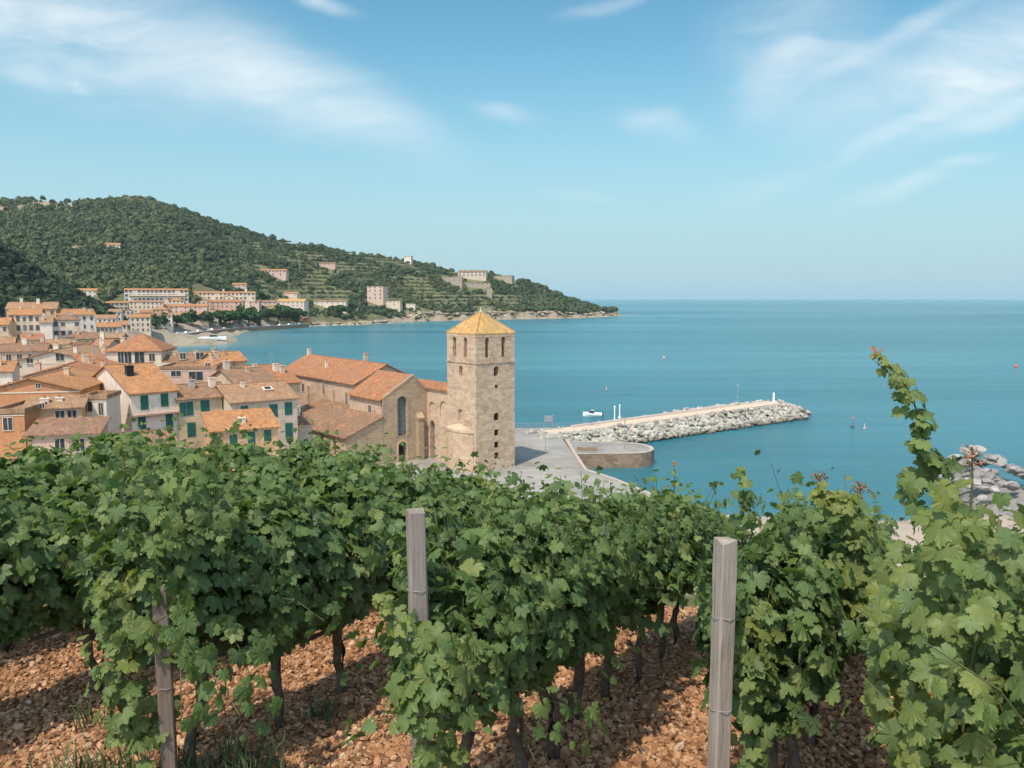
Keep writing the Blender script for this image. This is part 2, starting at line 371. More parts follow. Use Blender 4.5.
def leafmat(name, c1, c2, c3, trans=.25, big=.02, rough=.75):
    m, N, L, b = mat(name, rough, .2); g = N.new('ShaderNodeNewGeometry')
    x = ramp(N, L, g.outputs['Random Per Island'], [(0, c1), (.5, c2), (1, c3)])
    n1 = noise(N, L, big, 4, g.outputs['Position'], .6); c = mixc(N, L, 1.0, x, ramp(N, L, n1.outputs['Fac'], [(.32, (.62,.70,.66)), (.5, (.95,1.0,.94)), (.68, (1.3,1.22,.98))]), 'MULTIPLY')
    L.new(c, b.inputs['Base Color'])
    if trans:
        t = N.new('ShaderNodeBsdfTranslucent'); L.new(c, t.inputs[0]); mx = N.new('ShaderNodeMixShader'); mx.inputs[0].default_value = trans
        L.new(b.outputs[0], mx.inputs[1]); L.new(t.outputs[0], mx.inputs[2]); out = [n for n in N if n.type == 'OUTPUT_MATERIAL'][0]; L.new(mx.outputs[0], out.inputs[0])
    return m
# ------------------------------------------------------------------ ground, sea
def build_ground():
    rad = [0.02]
    r = .6
    while r < 2600: rad.append(r); r *= 1.022 if r < 1400 else 1.06
    rad = np.array(rad)
    az = np.concatenate([np.arange(-42, 42, .36), np.arange(42, 318, 4)]); az = np.radians(az); n = len(az)
    X = rad[:, None]*np.sin(az)[None]; Y = rad[:, None]*np.cos(az)[None]
    Z, SD = terrain(X, Y)
    near = (rad[:, None] < 14)
    Z = Z + np.where(near, noise2(X, Y, 1.1, 9)*.03 + noise2(X, Y, .4, 10)*.012, 0)
    rr = np.hypot(X, Y); far = (rr > 380)
    rng2 = np.random.default_rng(2)
    Z = Z + np.where(far & (SD > 3) & (SD < 26), rng2.uniform(-1.6, 1.6, Z.shape), 0)
    px = 512 + F*X/np.maximum(Y, 1)
    # what the ground is: soil, town paving, dry hillside, shore rock
    col = np.zeros(X.shape + (4,)); col[..., 3] = 1
    col[..., :3] = (.30, .24, .18)
    soil = (rr < 40)[..., None]; col[..., :3] = np.where(soil, (.22, .105, .055), col[..., :3])
    slope = ((rr > 14) & (rr < 70) & (SD > 6))[..., None]; col[..., :3] = np.where(slope, (.12, .11, .05), col[..., :3])
    hillm = ((Y > 520) & (px > 130) & (SD > 8) | (Y > 640))[..., None]; col[..., :3] = np.where(hillm, (.135, .125, .06), col[..., :3])
    band = np.sin(Z/5.0*6.283 + noise2(X, Y, 160, 5)*1.2)
    terr = (hillm[..., 0] & (px > 255) & (px < 520) & (Z > 10))
    col[..., :3] = np.where((terr & (band > -.3))[..., None], (.165, .165, .075), col[..., :3])
    barest = hillm[..., 0] & (px < 82) & (noise2(X, Y, 60, 8) + (Z-128)/30 > .42)
    col[..., :3] = np.where(barest[..., None], (.36, .26, .17), col[..., :3])
    bare = hillm[..., 0] & (SD < 8 + 6*noise2(X, Y, 40, 6)) & (px > 215)
    col[..., :3] = np.where(bare[..., None], (.33, .25, .17), col[..., :3])
    beach = ((SD < 60) & (Y > 470) & (Y < 760) & (px < 250) & (px > 150))[..., None]; col[..., :3] = np.where(beach, (.33, .27, .19), col[..., :3])
    pebb = ((X > 22) & (Y > 40) & (Y < 150) & (SD < 22))[..., None]; col[..., :3] = np.where(pebb, (.42, .33, .25), col[..., :3])
    m = len(rad); idx = np.arange(m*n).reshape(m, n)
    a = idx[:-1]; b = idx[1:]; a2 = np.roll(a, -1, 1); b2 = np.roll(b, -1, 1)
    T = np.concatenate([np.stack([a, a2, b2], -1).reshape(-1, 3), np.stack([a, b2, b], -1).reshape(-1, 3)])
    V = np.stack([X, Y, Z], -1).reshape(-1, 3)
    mt, N, L, bb = mat('ground', .95, .1)
    at = N.new('ShaderNodeAttribute'); at.attribute_name = 'col'
    p = geopos(N); n1 = noise(N, L, .09, 8, p, .7); n2 = noise(N, L, 7, 6, p, .7)
    x = ramp(N, L, n1.outputs['Fac'], [(.3, (.62, .64, .6)), (.5, (1, 1, 1)), (.72, (1.0, .97, .9))]); y = ramp(N, L, n2.outputs['Fac'], [(.3, (.6, .6, .6)), (.65, (1, 1, 1))])
    c = mixc(N, L, 1.0, at.outputs['Color'], x, 'MULTIPLY'); c = mixc(N, L, 1.0, c, y, 'MULTIPLY'); L.new(c, bb.inputs['Base Color'])
    bump(N, L, bb, n2.outputs['Fac'], .03)
    me = tri_mesh('ground', V, T, mt, {'col': col.reshape(-1, 4)})
    tag(link('ground', me), 'sloping land from vineyard soil down to the town and the hill across the bay', 'ground', kind='structure')
build_ground()

def build_sea():
    m, N, L, b = mat('sea', .12, .32)
    p = geopos(N)
    big = noise(N, L, .0016, 4, mapped(N, L, p, (.45, 2.2, 1)), .55, .6)
    mid = noise(N, L, .012, 5, mapped(N, L, p, (.5, 2.4, 1)), .6)
    c1 = ramp(N, L, big.outputs['Fac'], [(.36, (.015, .092, .116)), (.50, (.026, .134, .155)), (.64, (.060, .198, .212))])
    c2 = ramp(N, L, mid.outputs['Fac'], [(.3, (.70, .76, .79)), (.65, (1.05, 1.04, 1.04))])
    c = mixc(N, L, .8, c1, c2, 'MULTIPLY')
    at = N.new('ShaderNodeAttribute'); at.attribute_name = 'shoal'
    c = mixc(N, L, at.outputs['Fac'], c, (.12, .19, .165))
    L.new(c, b.inputs['Base Color'])
    w1 = noise(N, L, .55, 5, mapped(N, L, p, (.6, 1.7, 1)), .6); w2 = noise(N, L, .06, 3, mapped(N, L, p, (.4, 1.8, 1)), .5)
    h = N.new('ShaderNodeMath'); h.operation = 'MULTIPLY_ADD'; L.new(w2.outputs['Fac'], h.inputs[0]); h.inputs[1].default_value = 2.5; L.new(w1.outputs['Fac'], h.inputs[2])
    # ripples that are far smaller than a pixel act as gloss, so the bump fades with range while roughness grows
    bump(N, L, b, h.outputs[0], .75, .85)
    b.inputs['Roughness'].default_value = .24
    rad = np.concatenate([np.array([0, 40]), np.geomspace(70, 1600, 110), np.geomspace(1900, 60000, 20)])
    az = np.radians(np.concatenate([np.arange(-42, 42, .8), np.arange(42, 318, 6)])); n = len(az); mm = len(rad)
    X = rad[:, None]*np.sin(az)[None]; Y = rad[:, None]*np.cos(az)[None]
    sd = sdist(X, Y).reshape(X.shape)
    sh = np.clip(1 + sd/np.where(Y > 450, 38, 7), 0, 1)*np.where((Y > 450) & (X < -150), .9, .55)
    idx = np.arange(mm*n).reshape(mm, n); a = idx[:-1]; b_ = idx[1:]; a2 = np.roll(a, -1, 1); b2 = np.roll(b_, -1, 1)
    T = np.concatenate([np.stack([a, a2, b2], -1).reshape(-1, 3), np.stack([a, b2, b_], -1).reshape(-1, 3)])
    me = tri_mesh('sea', np.stack([X, Y, 0*X], -1).reshape(-1, 3), T, m, {'shoal': sh.ravel()})
    tag(link('sea', me), 'calm teal sea reaching from the bay to the horizon', 'sea', kind='structure')
build_sea()

# ------------------------------------------------------------------ buildings
WCACHE = {}
def win_mesh(kind, w, h, far):
    key = (kind, round(w, 2), round(h, 2), far)
    if key in WCACHE: return WCACHE[key]
    b = MB()
    if kind == 'shutter':
        b.box(-w/2-.10, -.02, -.10, w/2+.10, .1, -.02, 2)                     # sill
        for s in (-1, 1):
            x0, x1 = (-w/2, -.015) if s < 0 else (.015, w/2)
            b.box(x0, -.05, 0, x1, .1, h, 0)
            if not far:
                for k in range(9):
                    z = .08 + k*(h-.16)/9
                    b.add([(x0+.06, -.056, z), (x1-.06, -.056, z), (x1-.06, -.085, z+.06), (x0+.06, -.085, z+.06), (x0+.06, -.056, z+.10), (x1-.06, -.056, z+.10)], [(0,1,2,3), (3,2,5,4)], 0)
        me = b.mesh('shutter', [MAT['shutter'], MAT['glass'], MAT['trim']])
    elif kind == 'door':
        b.box(-w/2, -.03, 0, w/2, .1, h, 0); b.box(-w/2-.1, -.05, 0, -w/2-.004, .1, h+.1, 2); b.box(w/2+.004, -.05, 0, w/2+.1, .1, h+.1, 2); b.box(-w/2-.004, -.05, h+.004, w/2+.004, .1, h+.1, 2)
        me = b.mesh('door', [MAT['brownwood'], MAT['glass'], MAT['trim']])
    else:
        b.box(-w/2, -.01, 0, w/2, .1, h, 1)
        if not far:
            t = .07
            b.box(-w/2-t, -.06, -t, -w/2-.003, .1, h+t, 2); b.box(w/2+.003, -.06, -t, w/2+t, .1, h+t, 2)
            b.box(-w/2-.003, -.06, h+.003, w/2+.003, .1, h+t, 2); b.box(-w/2-.003, -.10, -t, w/2+.003, .1, -.003, 2)
            b.box(-.03, -.04, .003, .03, .1, h-.003, 2)
        else:
            b.box(-w/2-.12, -.08, -.14, w/2+.12, .1, -.004, 2)
        me = b.mesh('window', [MAT['brownwood'], MAT['farglass' if far else 'glass'], MAT['trim']])
    WCACHE[key] = me; return me

def gable_roof(b, w, d, z, pitch, ov, th, ridge='x', mi=0):
    # ridge along x: slopes fall to front and back
    M = Matrix.Identity(4)
    if ridge == 'y': M = Matrix.Rotation(R(90), 4, 'Z'); w, d = d, w
    hz = d/2*pitch; e = ov*pitch
    for s in (-1, 1):
        p = [(-w/2-ov, s*(d/2+ov), z-e), (w/2+ov, s*(d/2+ov), z-e), (w/2+ov, 0, z+hz), (-w/2-ov, 0, z+hz)]
        vs = [(x, y, q+.004) for x, y, q in p] + [(x, y, q+th) for x, y, q in p]
        b.add(vs, [(0,1,2,3), (4,5,6,7)] + [(i, (i+1) % 4, 4+(i+1) % 4, 4+i) for i in (0, 1, 3)], mi, M)
    b.box(-w/2-ov, -.14, z+hz+th-.1, w/2+ov, .14, z+hz+th+.07, mi, M)          # ridge tiles
def hip_roof(b, w, d, z, pitch, ov, th, mi=0):
    W2, D2 = w/2+ov, d/2+ov; e = z-ov*pitch; r = max(0, W2-D2); top = e + D2*pitch
    vs = [(-W2,-D2,e),(W2,-D2,e),(W2,D2,e),(-W2,D2,e)]; vs += [(x,y,q+th) for x,y,q in vs] + [(-r,0,top+th),(r,0,top+th)]
    b.add(vs, [(3,2,1,0),(0,1,5,4),(1,2,6,5),(2,3,7,6),(3,0,4,7),(4,5,9,8),(6,7,8,9),(5,6,9),(7,4,8)], mi)
def chimney(parent, x, y, z0, h, w=.5, m='pale', pot=True):
    b = MB(); b.box(-w/2, -w/2, 0, w/2, w/2, h, 0); b.box(-w/2-.07, -w/2-.07, h+.002, w/2+.07, w/2+.07, h+.1, 0)
    if pot: b.lathe([(.13, h+.10), (.11, h+.4), (.14, h+.45)], 8, 1)
    return b.build('chimney', [MAT[m], MAT['t_red']], parent, (x, y, z0))
NH = 0
def house(label, pl, pr, py, Y=None, th=0, d=None, pg=None, h=None, roof='x', pitch=.34, wall='cream', tile='t_orange', grid=None, lgrid=None, rgrid=None,
          wins=(), kind='pane', ww=.95, wh=1.4, chim=(), belt=None, ov=.35, name='house', cat='house', y0=250, y1=1350, group=None, balcony=None, door=None, skylight=None):
    th = R(th)
    if Y is None:
        Ys = np.linspace(y0, y1, 1200); cx = ((pl+pr)/2-512)/F; cy = (384-py)/F; t = Ys/(cp+cy*sp_); z = CAMZ + (-sp_+cy*cp)*t
        g = terrain(cx*t, Ys)[0]; ok = z-g <= h
        Y = float(Ys[np.argmax(ok)]) if ok.any() else 700.
        A = P((pl+pr)/2, py, Y); Y = A.y
    A = P(pl, py, Y); u = Vector((math.cos(th), math.sin(th))); n = Vector((math.sin(th), -math.cos(th))); bk = -n
    k = kof(pr, py); w = (k*A.y-A.x)/(u.x-k*u.y)
    if pg is not None: k2 = kof(pg, py); d = (k2*A.y-A.x)/(bk.x-k2*bk.y)
    c = Vector((A.x, A.y)) + u*w/2 + bk*d/2
    corners = [Vector((A.x, A.y)) + u*w*i + bk*d*j for i in (0, 1) for j in (0, 1)]
    zs = [tz(q.x, q.y) for q in corners]; z0 = min(zs) - .4
    E = A.z - z0; far = Y > 200
    root = thing(name, label, cat, (c.x, c.y, z0), th, group)
    b = MB()
    if roof == 'x':
        hz = d/2*pitch
        b.add([(-w/2,-d/2,0),(w/2,-d/2,0),(w/2,d/2,0),(-w/2,d/2,0),(-w/2,-d/2,E),(w/2,-d/2,E),(w/2,d/2,E),(-w/2,d/2,E),(-w/2,0,E+hz),(w/2,0,E+hz)],
              [(0,1,5,4),(2,3,7,6),(1,2,6,9,5),(3,0,4,8,7)])
    elif roof == 'y':
        hz = w/2*pitch
        b.add([(-w/2,-d/2,0),(w/2,-d/2,0),(w/2,d/2,0),(-w/2,d/2,0),(-w/2,-d/2,E),(w/2,-d/2,E),(w/2,d/2,E),(-w/2,d/2,E),(0,-d/2,E+hz),(0,d/2,E+hz)],
              [(0,1,5,8,4),(2,3,7,9,6),(1,2,6,5),(3,0,4,7)])
    elif roof == 'shed':
        hz = d*pitch
        b.add([(-w/2,-d/2,0),(w/2,-d/2,0),(w/2,d/2,0),(-w/2,d/2,0),(-w/2,-d/2,E),(w/2,-d/2,E),(w/2,d/2,E+hz),(-w/2,d/2,E+hz)],
              [(0,1,5,4),(2,3,7,6),(1,2,6,5),(3,0,4,7)])
    else:
        b.box(-w/2, -d/2, 0, w/2, d/2, E)
    b.build('wall', MAT[wall], root)
    if far is False: 
        q = MB(); q.box(-w/2-.06, -d/2-.06, E-.28, w/2+.06, -d/2-.003, E-.12); q.build('cornice', MAT['trim'], root)
    rb = MB(); t_ = .16
    if roof in 'xy': gable_roof(rb, w, d, E, pitch, ov, t_, roof)
    elif roof == 'hip': hip_roof(rb, w, d, E+.004, pitch, ov, t_)
    elif roof == 'shed':
        p = [(-w/2-ov,-d/2-ov,E-ov*pitch),(w/2+ov,-d/2-ov,E-ov*pitch),(w/2+ov,d/2+ov,E+(d+ov)*pitch),(-w/2-ov,d/2+ov,E+(d+ov)*pitch)]
        rb.add([(x,y,z+.004) for x,y,z in p]+[(x,y,z+t_) for x,y,z in p], [(3,2,1,0),(4,5,6,7),(0,1,5,4),(1,2,6,5),(2,3,7,6),(3,0,4,7)])
    else:
        rb.box(-w/2-.15, -d/2-.15, E+.004, w/2+.15, d/2+.15, E+.15)
        for (x0,y0_,x1,y1_) in ((-w/2-.15,-d/2-.15,w/2+.15,-d/2+.1),(-w/2-.15,d/2-.1,w/2+.15,d/2+.15),(-w/2-.15,-d/2+.102,-w/2+.1,d/2-.102),(w/2-.1,-d/2+.102,w/2+.15,d/2-.102)): rb.box(x0,y0_,E+.153,x1,y1_,E+.55)
    ro = rb.build('roof', MAT[tile], root)
    def surf(x, y):
        if roof == 'x': return E + (d/2-abs(y))*pitch
        if roof == 'y': return E + (w/2-abs(x))*pitch
        if roof == 'shed': return E + (y+d/2)*pitch
        if roof == 'hip': return E + min(d/2-abs(y), w/2-abs(x))*pitch
        return E
    for ch in chim:
        x, y = (ch[0]-.5)*w, (ch[1]-.5)*d; chimney(ro, x, y, surf(x, y)-.25, ch[2] if len(ch) > 2 else 1.3, ch[3] if len(ch) > 3 else .55, ch[4] if len(ch) > 4 else 'pale', not far)
    if not chim and 95 < Y < 340 and roof != 'flat':
        rc = random.Random(sum(map(ord, label))*7)
        for _ in range(rc.choice((1, 2, 2, 3))):
            x, y = rc.uniform(-.42, .42)*w, rc.uniform(-.3, .3)*d; chimney(ro, x, y, surf(x, y)-.25, rc.uniform(1.0, 1.9), rc.uniform(.5, .95), rc.choice(('pale', 'beige', 'rose', 'tan', 'tan')), not far)
        if rc.random() < .6:
            x, y = rc.uniform(-.4, .4)*w, rc.uniform(-.15, .15)*d; q = MB(); z = surf(x, y); q.tube([(x, y, z), (x, y, z+2.6)], .035, 5)
            for k in range(4): q.tube([(x-.5+.06*k, y, z+1.9+.2*k), (x+.5-.06*k, y, z+1.9+.2*k)], .02, 4)
            q.build('aerial', MAT['metal'], ro)
    if skylight:
        x, y = (skylight[0]-.5)*w, (skylight[1]-.5)*d; s = MB(); s.box(-.7, -.6, 0, .7, .6, .12, 0); s.box(-.45, -.4, .123, .45, .4, .16, 1)
        o = s.build('skylight', [MAT['white'], MAT['dark']], ro, (x, y, surf(x, y)+t_+.12)); o.rotation_euler = (math.atan(pitch), 0, 0)
    def put(kd, x, z, w_, h_, side='f'):
        me = win_mesh(kd, w_, h_, far); o = link({'pane': 'window'}.get(kd, kd), me, root)
        if side == 'f': o.location = (x, -d/2, z)
        elif side == 'l': o.location = (-w/2, x, z); o.rotation_euler = (0, 0, R(-90))
        else: o.location = (w/2, x, z); o.rotation_euler = (0, 0, R(90))
    rr = random.Random(hash(label) % 1000 if False else sum(map(ord, label)))
    for g, side, span in ((grid, 'f', w), (lgrid, 'l', d), (rgrid, 'r', d)):
        if not g: continue
        nc, nr = g[:2]; st = g[2] if len(g) > 2 else 2.9
        for r_ in range(nr):
            z = E - 2.0 - r_*st
            if z < .5: break
            for c_ in range(nc):
                if far and rr.random() < .10: continue
                x = (c_+.5)/nc*span - span/2
                kd = kind if rr.random() > .25 else ('pane' if kind == 'shutter' else 'pane')
                put(kd, x, z, ww*rr.choice((1, 1, .85)), wh*rr.choice((1, 1, 1, .8)), side)
    for q in wins:
        px, pz = q[:2]; w_, h_ = (q[2], q[3]) if len(q) > 3 else (ww, wh)
        kd = q[4] if len(q) > 4 else kind
        k3 = kof(px, pz); x = (k3*A.y-A.x)/(u.x-k3*u.y); Yp = A.y + u.y*x; z = P(px, pz, Yp).z - z0 - h_/2
        put(kd, x-w/2, z, w_, h_)
    if belt is not None:
        z = E - belt; q = MB(); q.box(-w/2-.02, -d/2-.75, z, w/2+.02, -d/2-.003, z+.14, 0); q.box(-w/2-.02, -d/2-.75, z+.145, w/2+.02, -d/2-.68, z+.2, 1)
        q.build('ledge', [MAT['rose'], MAT['t_red']], root)
    if balcony:
        x0, x1, dz, dp = balcony; q = MB(); z = E-dz; x0 = (x0-.5)*w; x1 = (x1-.5)*w
        q.box(x0, -d/2-dp, z, x1, -d/2-.003, z+.18, 0); q.box(x0, -d/2-dp, z+.182, x1, -d/2-dp+.12, z+1.05, 0); q.build('balcony', [MAT['pale']], root)
    return root
# the houses just below the vineyard
house('white house with plain sunlit gable wall, green shutters and a reddish ledge', 130.5, 177, 394, 104, 45, pg=87, wall='white', tile='t_orange', pitch=.36, kind='shutter',
      wins=[(144.5,402.5,1.0,1.9),(164.5,399.5,1.0,1.9),(142,423,1.0,1.7),(169.5,422,.95,2.3)], belt=3.0, chim=[(.3,.3,1.6,.9,'dark')])
house('tan house with weathered brown roof, green shutters and two chimneys', 178, 230, 400, 108, 39, d=9, wall='yellow', tile='t_old', pitch=.33, kind='shutter',
      wins=[(183,409.5,.85,1.9),(190,408.5,.85,1.9),(205,406,1.2,1.8),(226,403,1.1,1.7),(191.5,429.5,1.1,2.0)], chim=[(.4,.35,1.5,.7,'grey'),(.8,.35,1.6,.8,'pale')])
house('tall beige house with green shutters and a white skylight in its roof', 231.5, 297, 403, 109, 37, d=11, wall='beige', tile='t_tan', pitch=.34, kind='shutter',
      wins=[(244.5,411.5,1.05,1.6),(273.5,410.5,1.2,1.8),(288.5,408.5,1.1,1.8),(289,430,1.1,2.1)], chim=[(.33,.4,1.0,.5)], skylight=(.66,.27))
house('low peach house with new orange roof and four small green shutters', 211, 278, 432, 97, 30, d=5.2, wall='ochre', tile='t_orange', pitch=.30, kind='shutter', roof='shed',
      wins=[(217,442,.9,1.4),(233.5,440.5,.9,1.5),(251.5,437.5,.9,1.5),(267.5,435,.9,1.5)], chim=[(.5,.35,.9,.8,'white')])
house('small pale hut with one dark window beside the white gabled house', 82, 106, 399.5, 98, 8, d=5, wall='white', tile='t_tan', roof='flat', wins=[(87.5,406.5,1.1,1.3),(101,409,.5,1.5)])
house('low house with broad dull red roof just above the vines', 126, 176, 452, 86, 30, d=9, wall='rose', tile='t_brown', pitch=.30)
house('long low brown roofed house below the orange gable', 27, 98, 436, 84, 14, d=4.4, wall='rose', tile='t_brown', pitch=.22, roof='shed', wins=[(60,445),(80,445)])
house('bright orange house with wide gable end below the old town', -20, 80, 392, 100, 12, d=16, roof='y', wall='orange', tile='t_orange', pitch=.27, wins=[(10,384,.5,.5),(38,386,.5,.6)])
house('orange house with cluttered tan flat roof terrace', 24, 82, 410, 92, 22, d=5, wall='ochre', tile='t_tan', roof='shed', pitch=.15, wins=[(42,406,.5,.6),(60,415),(72,414)], chim=[(.3,.5,.8,.9,'white'),(.55,.6,.7,.7,'white')])
house('narrow orange fronted house with flat tan roof at the frame edge', -6, 24, 414, 88, 10, d=8, wall='orange', tile='t_tan', roof='flat', wins=[(8,424)])
house('grey walled warehouse with low gable roof behind the orange house', 22, 108, 377, 118, 16, d=18, roof='y', wall='grey', tile='t_red', pitch=.26, wins=[(55,376,.8,1.2),(70,374,.8,1.2),(85,380,.8,1.2)])
house('pale long house with dark edged gable behind the grey warehouse', 8, 96, 363, 140, 14, d=20, roof='y', wall='cream', tile='t_tan', pitch=.27, wins=[(60,357,1.3,1.3),(30,362,1,1.2),(78,362,1,1.2)])
house('house with bright red hipped roof over a long white balcony', 106, 161, 351, 150, 10, d=11, roof='hip', wall='cream', tile='t_red', pitch=.55, wins=[(121,357.5,1.0,2.2),(128,357.5,1.2,2.2),(139.5,357.5,1.7,2.6),(152,357.5,1,1.4),(112,368,1,1.2),(140,370,1.2,1.2)], balcony=(0.02,1.25,3.3,1.3))
house('pinkish flat roofed block below the red hipped roof', 160, 216, 369.5, 136, 8, d=9, roof='flat', wall='rose', tile='t_tan', wins=[(176,373,1.6,1.1),(196,376,2.3,1.5),(208,366,.8,1)])
house('low house with tan roof and terrace near the bay water', 160, 216, 362, 152, 12, d=7, wall='pale', tile='t_old', pitch=.26, wins=[(183,356,1,1.2),(200,356,1.4,1.4),(190,364,1,.8)], chim=[(.2,.5,1.0,.6,'tan'),(.95,.5,1.0,.6,'tan')])
house('peach house with orange roof and blank side wall before the bay', 213, 236, 366, 140, 38, d=9, roof='y', wall='ochre', tile='t_orange', pitch=.34, wins=[(218,371),(229,370)])
house('sunlit tan house with light orange roof standing by the water', 217, 246, 362, 148, 40, d=8, roof='x', wall='yellow', tile='t_orange', pitch=.36, wins=[(222,367),(233,365,.9,1.6)], rgrid=(2,1))
house('rusty roofed house between the beige house and the church', 262, 300, 385, 134, 40, d=16, wall='tan', tile='t_red', pitch=.32)
house('brown roofed house with low ridge behind the skylight house', 236, 276, 384, 128, 40, d=12, wall='tan', tile='t_old', pitch=.3)
house('grey roofed shed tucked behind the church annex', 298, 312, 425, 118, 38, d=5, roof='shed', wall='grey', tile='t_brown', pitch=.22)
# the crowded old town climbing to the left
house('tall pale apartment house with four rows of windows and awning', 8, 40, 315, 250, 24, d=12, wall='cream', tile='t_orange', pitch=.3, grid=(5,4), rgrid=(2,3), ww=1.1, wh=1.7, chim=[(.3,.5),(.7,.6)])
house('cream house with blank pink tinted end wall in the old town', 40, 52, 323, 246, 26, d=11, wall='white', tile='t_tan', pitch=.3)
house('pale tenement with wooden balconies next to the blank end wall', 52, 80, 320, 252, 28, d=11, wall='pale', tile='t_old', roof='hip', pitch=.32, grid=(4,4), ww=1.2, wh=1.5, balcony=(.0,.45,3.4,1.2))
house('brown stone house cut by the frame edge below the hill', -14, 8, 325, 240, 22, d=11, wall='tan', tile='t_orange', pitch=.35, grid=(3,3))
house('wide house with layered orange roof above the pale apartments', 6, 56, 309, 275, 22, d=12, wall='ochre', tile='t_tan', pitch=.36, chim=[(.25,.5,1.8,.9),(.6,.4,2,1)], grid=(6,2))
house('long cream house with sloping orange roof near the dark trees', 58, 95, 315, 280, 36, d=11, wall='white', tile='t_orange', pitch=.34, grid=(5,2))
house('small blue windowed white house with flat roof in mid town', 68, 90, 346, 190, 24, d=7, wall='white', tile='t_tan', roof='flat', wins=[(80,349,3.2,1.1)])
house('low terracotta house beneath the pale apartment house', -8, 46, 352, 175, 22, d=8, wall='rose', tile='t_brown', pitch=.32, grid=(5,1), chim=[(.55,.5,1.6,.9,'white')])
house('low cream house half hidden by its red roofed neighbours', 82, 106, 355, 165, 24, d=7, wall='cream', tile='t_old', grid=(4,2), chim=[(.8,.5,2,.9,'white')])
house('tan house with brown roof and three small windows mid town', 76, 104, 339, 215, 30, d=8, wall='tan', tile='t_brown', grid=(4,2))
house('rose house with short red roof left of the red hipped roof', 92, 108, 346, 178, 6, d=7, wall='pink', tile='t_red', grid=(2,2), chim=[(.3,.5,2,.8,'white')])
house('grey house with orange roof edge below the dark trees', 96, 121, 327, 320, 24, d=9, wall='grey', tile='t_orange', pitch=.34, grid=(6,2), ww=1.1)
house('pale house with shallow roof above the grey house', 93, 116, 318.5, 380, 22, d=9, wall='pale', tile='t_tan', grid=(5,1))
house('low white walled house with tan roof at the frame edge in mid town', -10, 12, 372, 128, 24, d=8, wall='white', tile='t_orange', pitch=.3)
house('tan terrace house between the terracotta roofs', 12, 40, 349, 205, 10, d=8, wall='beige', tile='t_red', pitch=.3, grid=(4,1))
house('narrow cream house under the tenement balconies', 44, 70, 345, 212, 28, d=7, wall='cream', tile='t_tan', pitch=.32, grid=(4,1))
house('white house with lean chimney between two terracotta roofs in mid town', 46, 70, 357, 158, 12, d=7, wall='white', tile='t_orange', pitch=.34, grid=(3,1))
house('rose house with ochre roof at the frame edge above the terracotta house', -12, 14, 344, 205, 28, d=8, wall='rose', tile='t_tan', pitch=.34, grid=(3,1))
house('small pale house with bright orange roof above the mid town terrace', 22, 44, 340, 228, 34, d=7, wall='pale', tile='t_red', pitch=.4, grid=(3,1))
house('low peach house tucked under the grey house', 98, 122, 338, 240, 14, d=7, wall='ochre', tile='t_tan', pitch=.3, grid=(4,1))
house('cream house with brown hipped roof left of the red hipped roof', 66, 96, 337, 226, 22, d=7, wall='cream', tile='t_brown', roof='hip', pitch=.4, grid=(4,2))
house('little tan lean-to with shed roof above the grey warehouse', 88, 108, 372, 124, 42, d=7, wall='tan', tile='t_red', roof='shed', pitch=.3)
house('pale house with shed roof between the red hipped roof and the bay', 158, 178, 357, 172, 32, d=7, wall='pale', tile='t_orange', pitch=.3, grid=(3,1))
house('peach cottage with tan roof by the water behind the light orange roof', 190, 218, 358, 176, 24, d=7, wall='ochre', tile='t_old', pitch=.3, grid=(4,1))
# the quarter along the far side of the bay
FB = dict(ww=1.15, wh=1.65)
house('long white three storey apartment block with open loggias', 124, 188, 290, h=13, th=21, d=13, wall='pale', tile='t_orange', pitch=.2, grid=(15,3,3.4), ww=2.3, wh=2.0, lgrid=(2,3), balcony=(0.08,.96,4.9,1.2))
house('long cream apartment block with two window rows above the pink terrace', 190, 255, 293, h=10.5, th=13, d=13, wall='cream', tile='t_orange', pitch=.22, grid=(16,2,3.6), ww=1.9, wh=2.1, chim=[(.5,.5,2.4,1.6),(.85,.5,3,2)])
house('small grey block with loggias left of the white block', 106, 128, 303, h=8, th=23, d=11, wall='grey', tile='t_orange', pitch=.2, grid=(5,2,3.2), ww=2.2, wh=1.9)
house('white terraced block stepping below the long white apartments', 129, 163, 302, h=9.5, th=19, d=11, wall='cream', tile='t_tan', pitch=.2, grid=(8,3,3.0), **FB)
house('pink terrace house with orange roof in the bay quarter', 164, 207, 306.5, h=10, th=15, d=12, wall='pink', tile='t_orange', pitch=.3, grid=(9,3,3.0), **FB)
house('rose tenement with red roof in the middle of the bay quarter', 206, 243, 302, h=11, th=11, d=12, wall='rose', tile='t_red', pitch=.3, grid=(8,3,3.0), chim=[(.2,.5,2,1.4)], **FB)
house('narrow pink house beside the rose tenement', 242, 259, 301.5, h=10, th=7, d=12, wall='pink', tile='t_tan', pitch=.3, grid=(3,3,3.0), **FB)
house('low dusky house with slate coloured roof in the bay quarter', 258, 277, 302, h=8, th=17, d=12, wall='beige', tile='t_old', pitch=.3, grid=(4,2,3.0), **FB)
house('pale pink villa with yellow ochre roof at the end of the bay quarter', 277, 304, 301.5, h=9, th=-6, d=13, wall='pale', tile='t_yellow', pitch=.42, grid=(6,2,3.2), **FB)
house('cream seafront house with orange roof beside the bushy dark tree', 130, 150, 317.5, h=9, th=21, d=11, wall='cream', tile='t_orange', pitch=.32, grid=(4,3,3.0), **FB)
house('white seafront house with tan roof and four window columns', 151, 172, 315.5, h=9.5, th=17, d=11, wall='white', tile='t_tan', pitch=.32, grid=(4,3,3.0), **FB)
house('narrow rose seafront house between white and cream neighbours', 140, 153, 312.5, h=9, th=23, d=10, wall='rose', tile='t_red', pitch=.34, grid=(3,3,2.9), **FB)
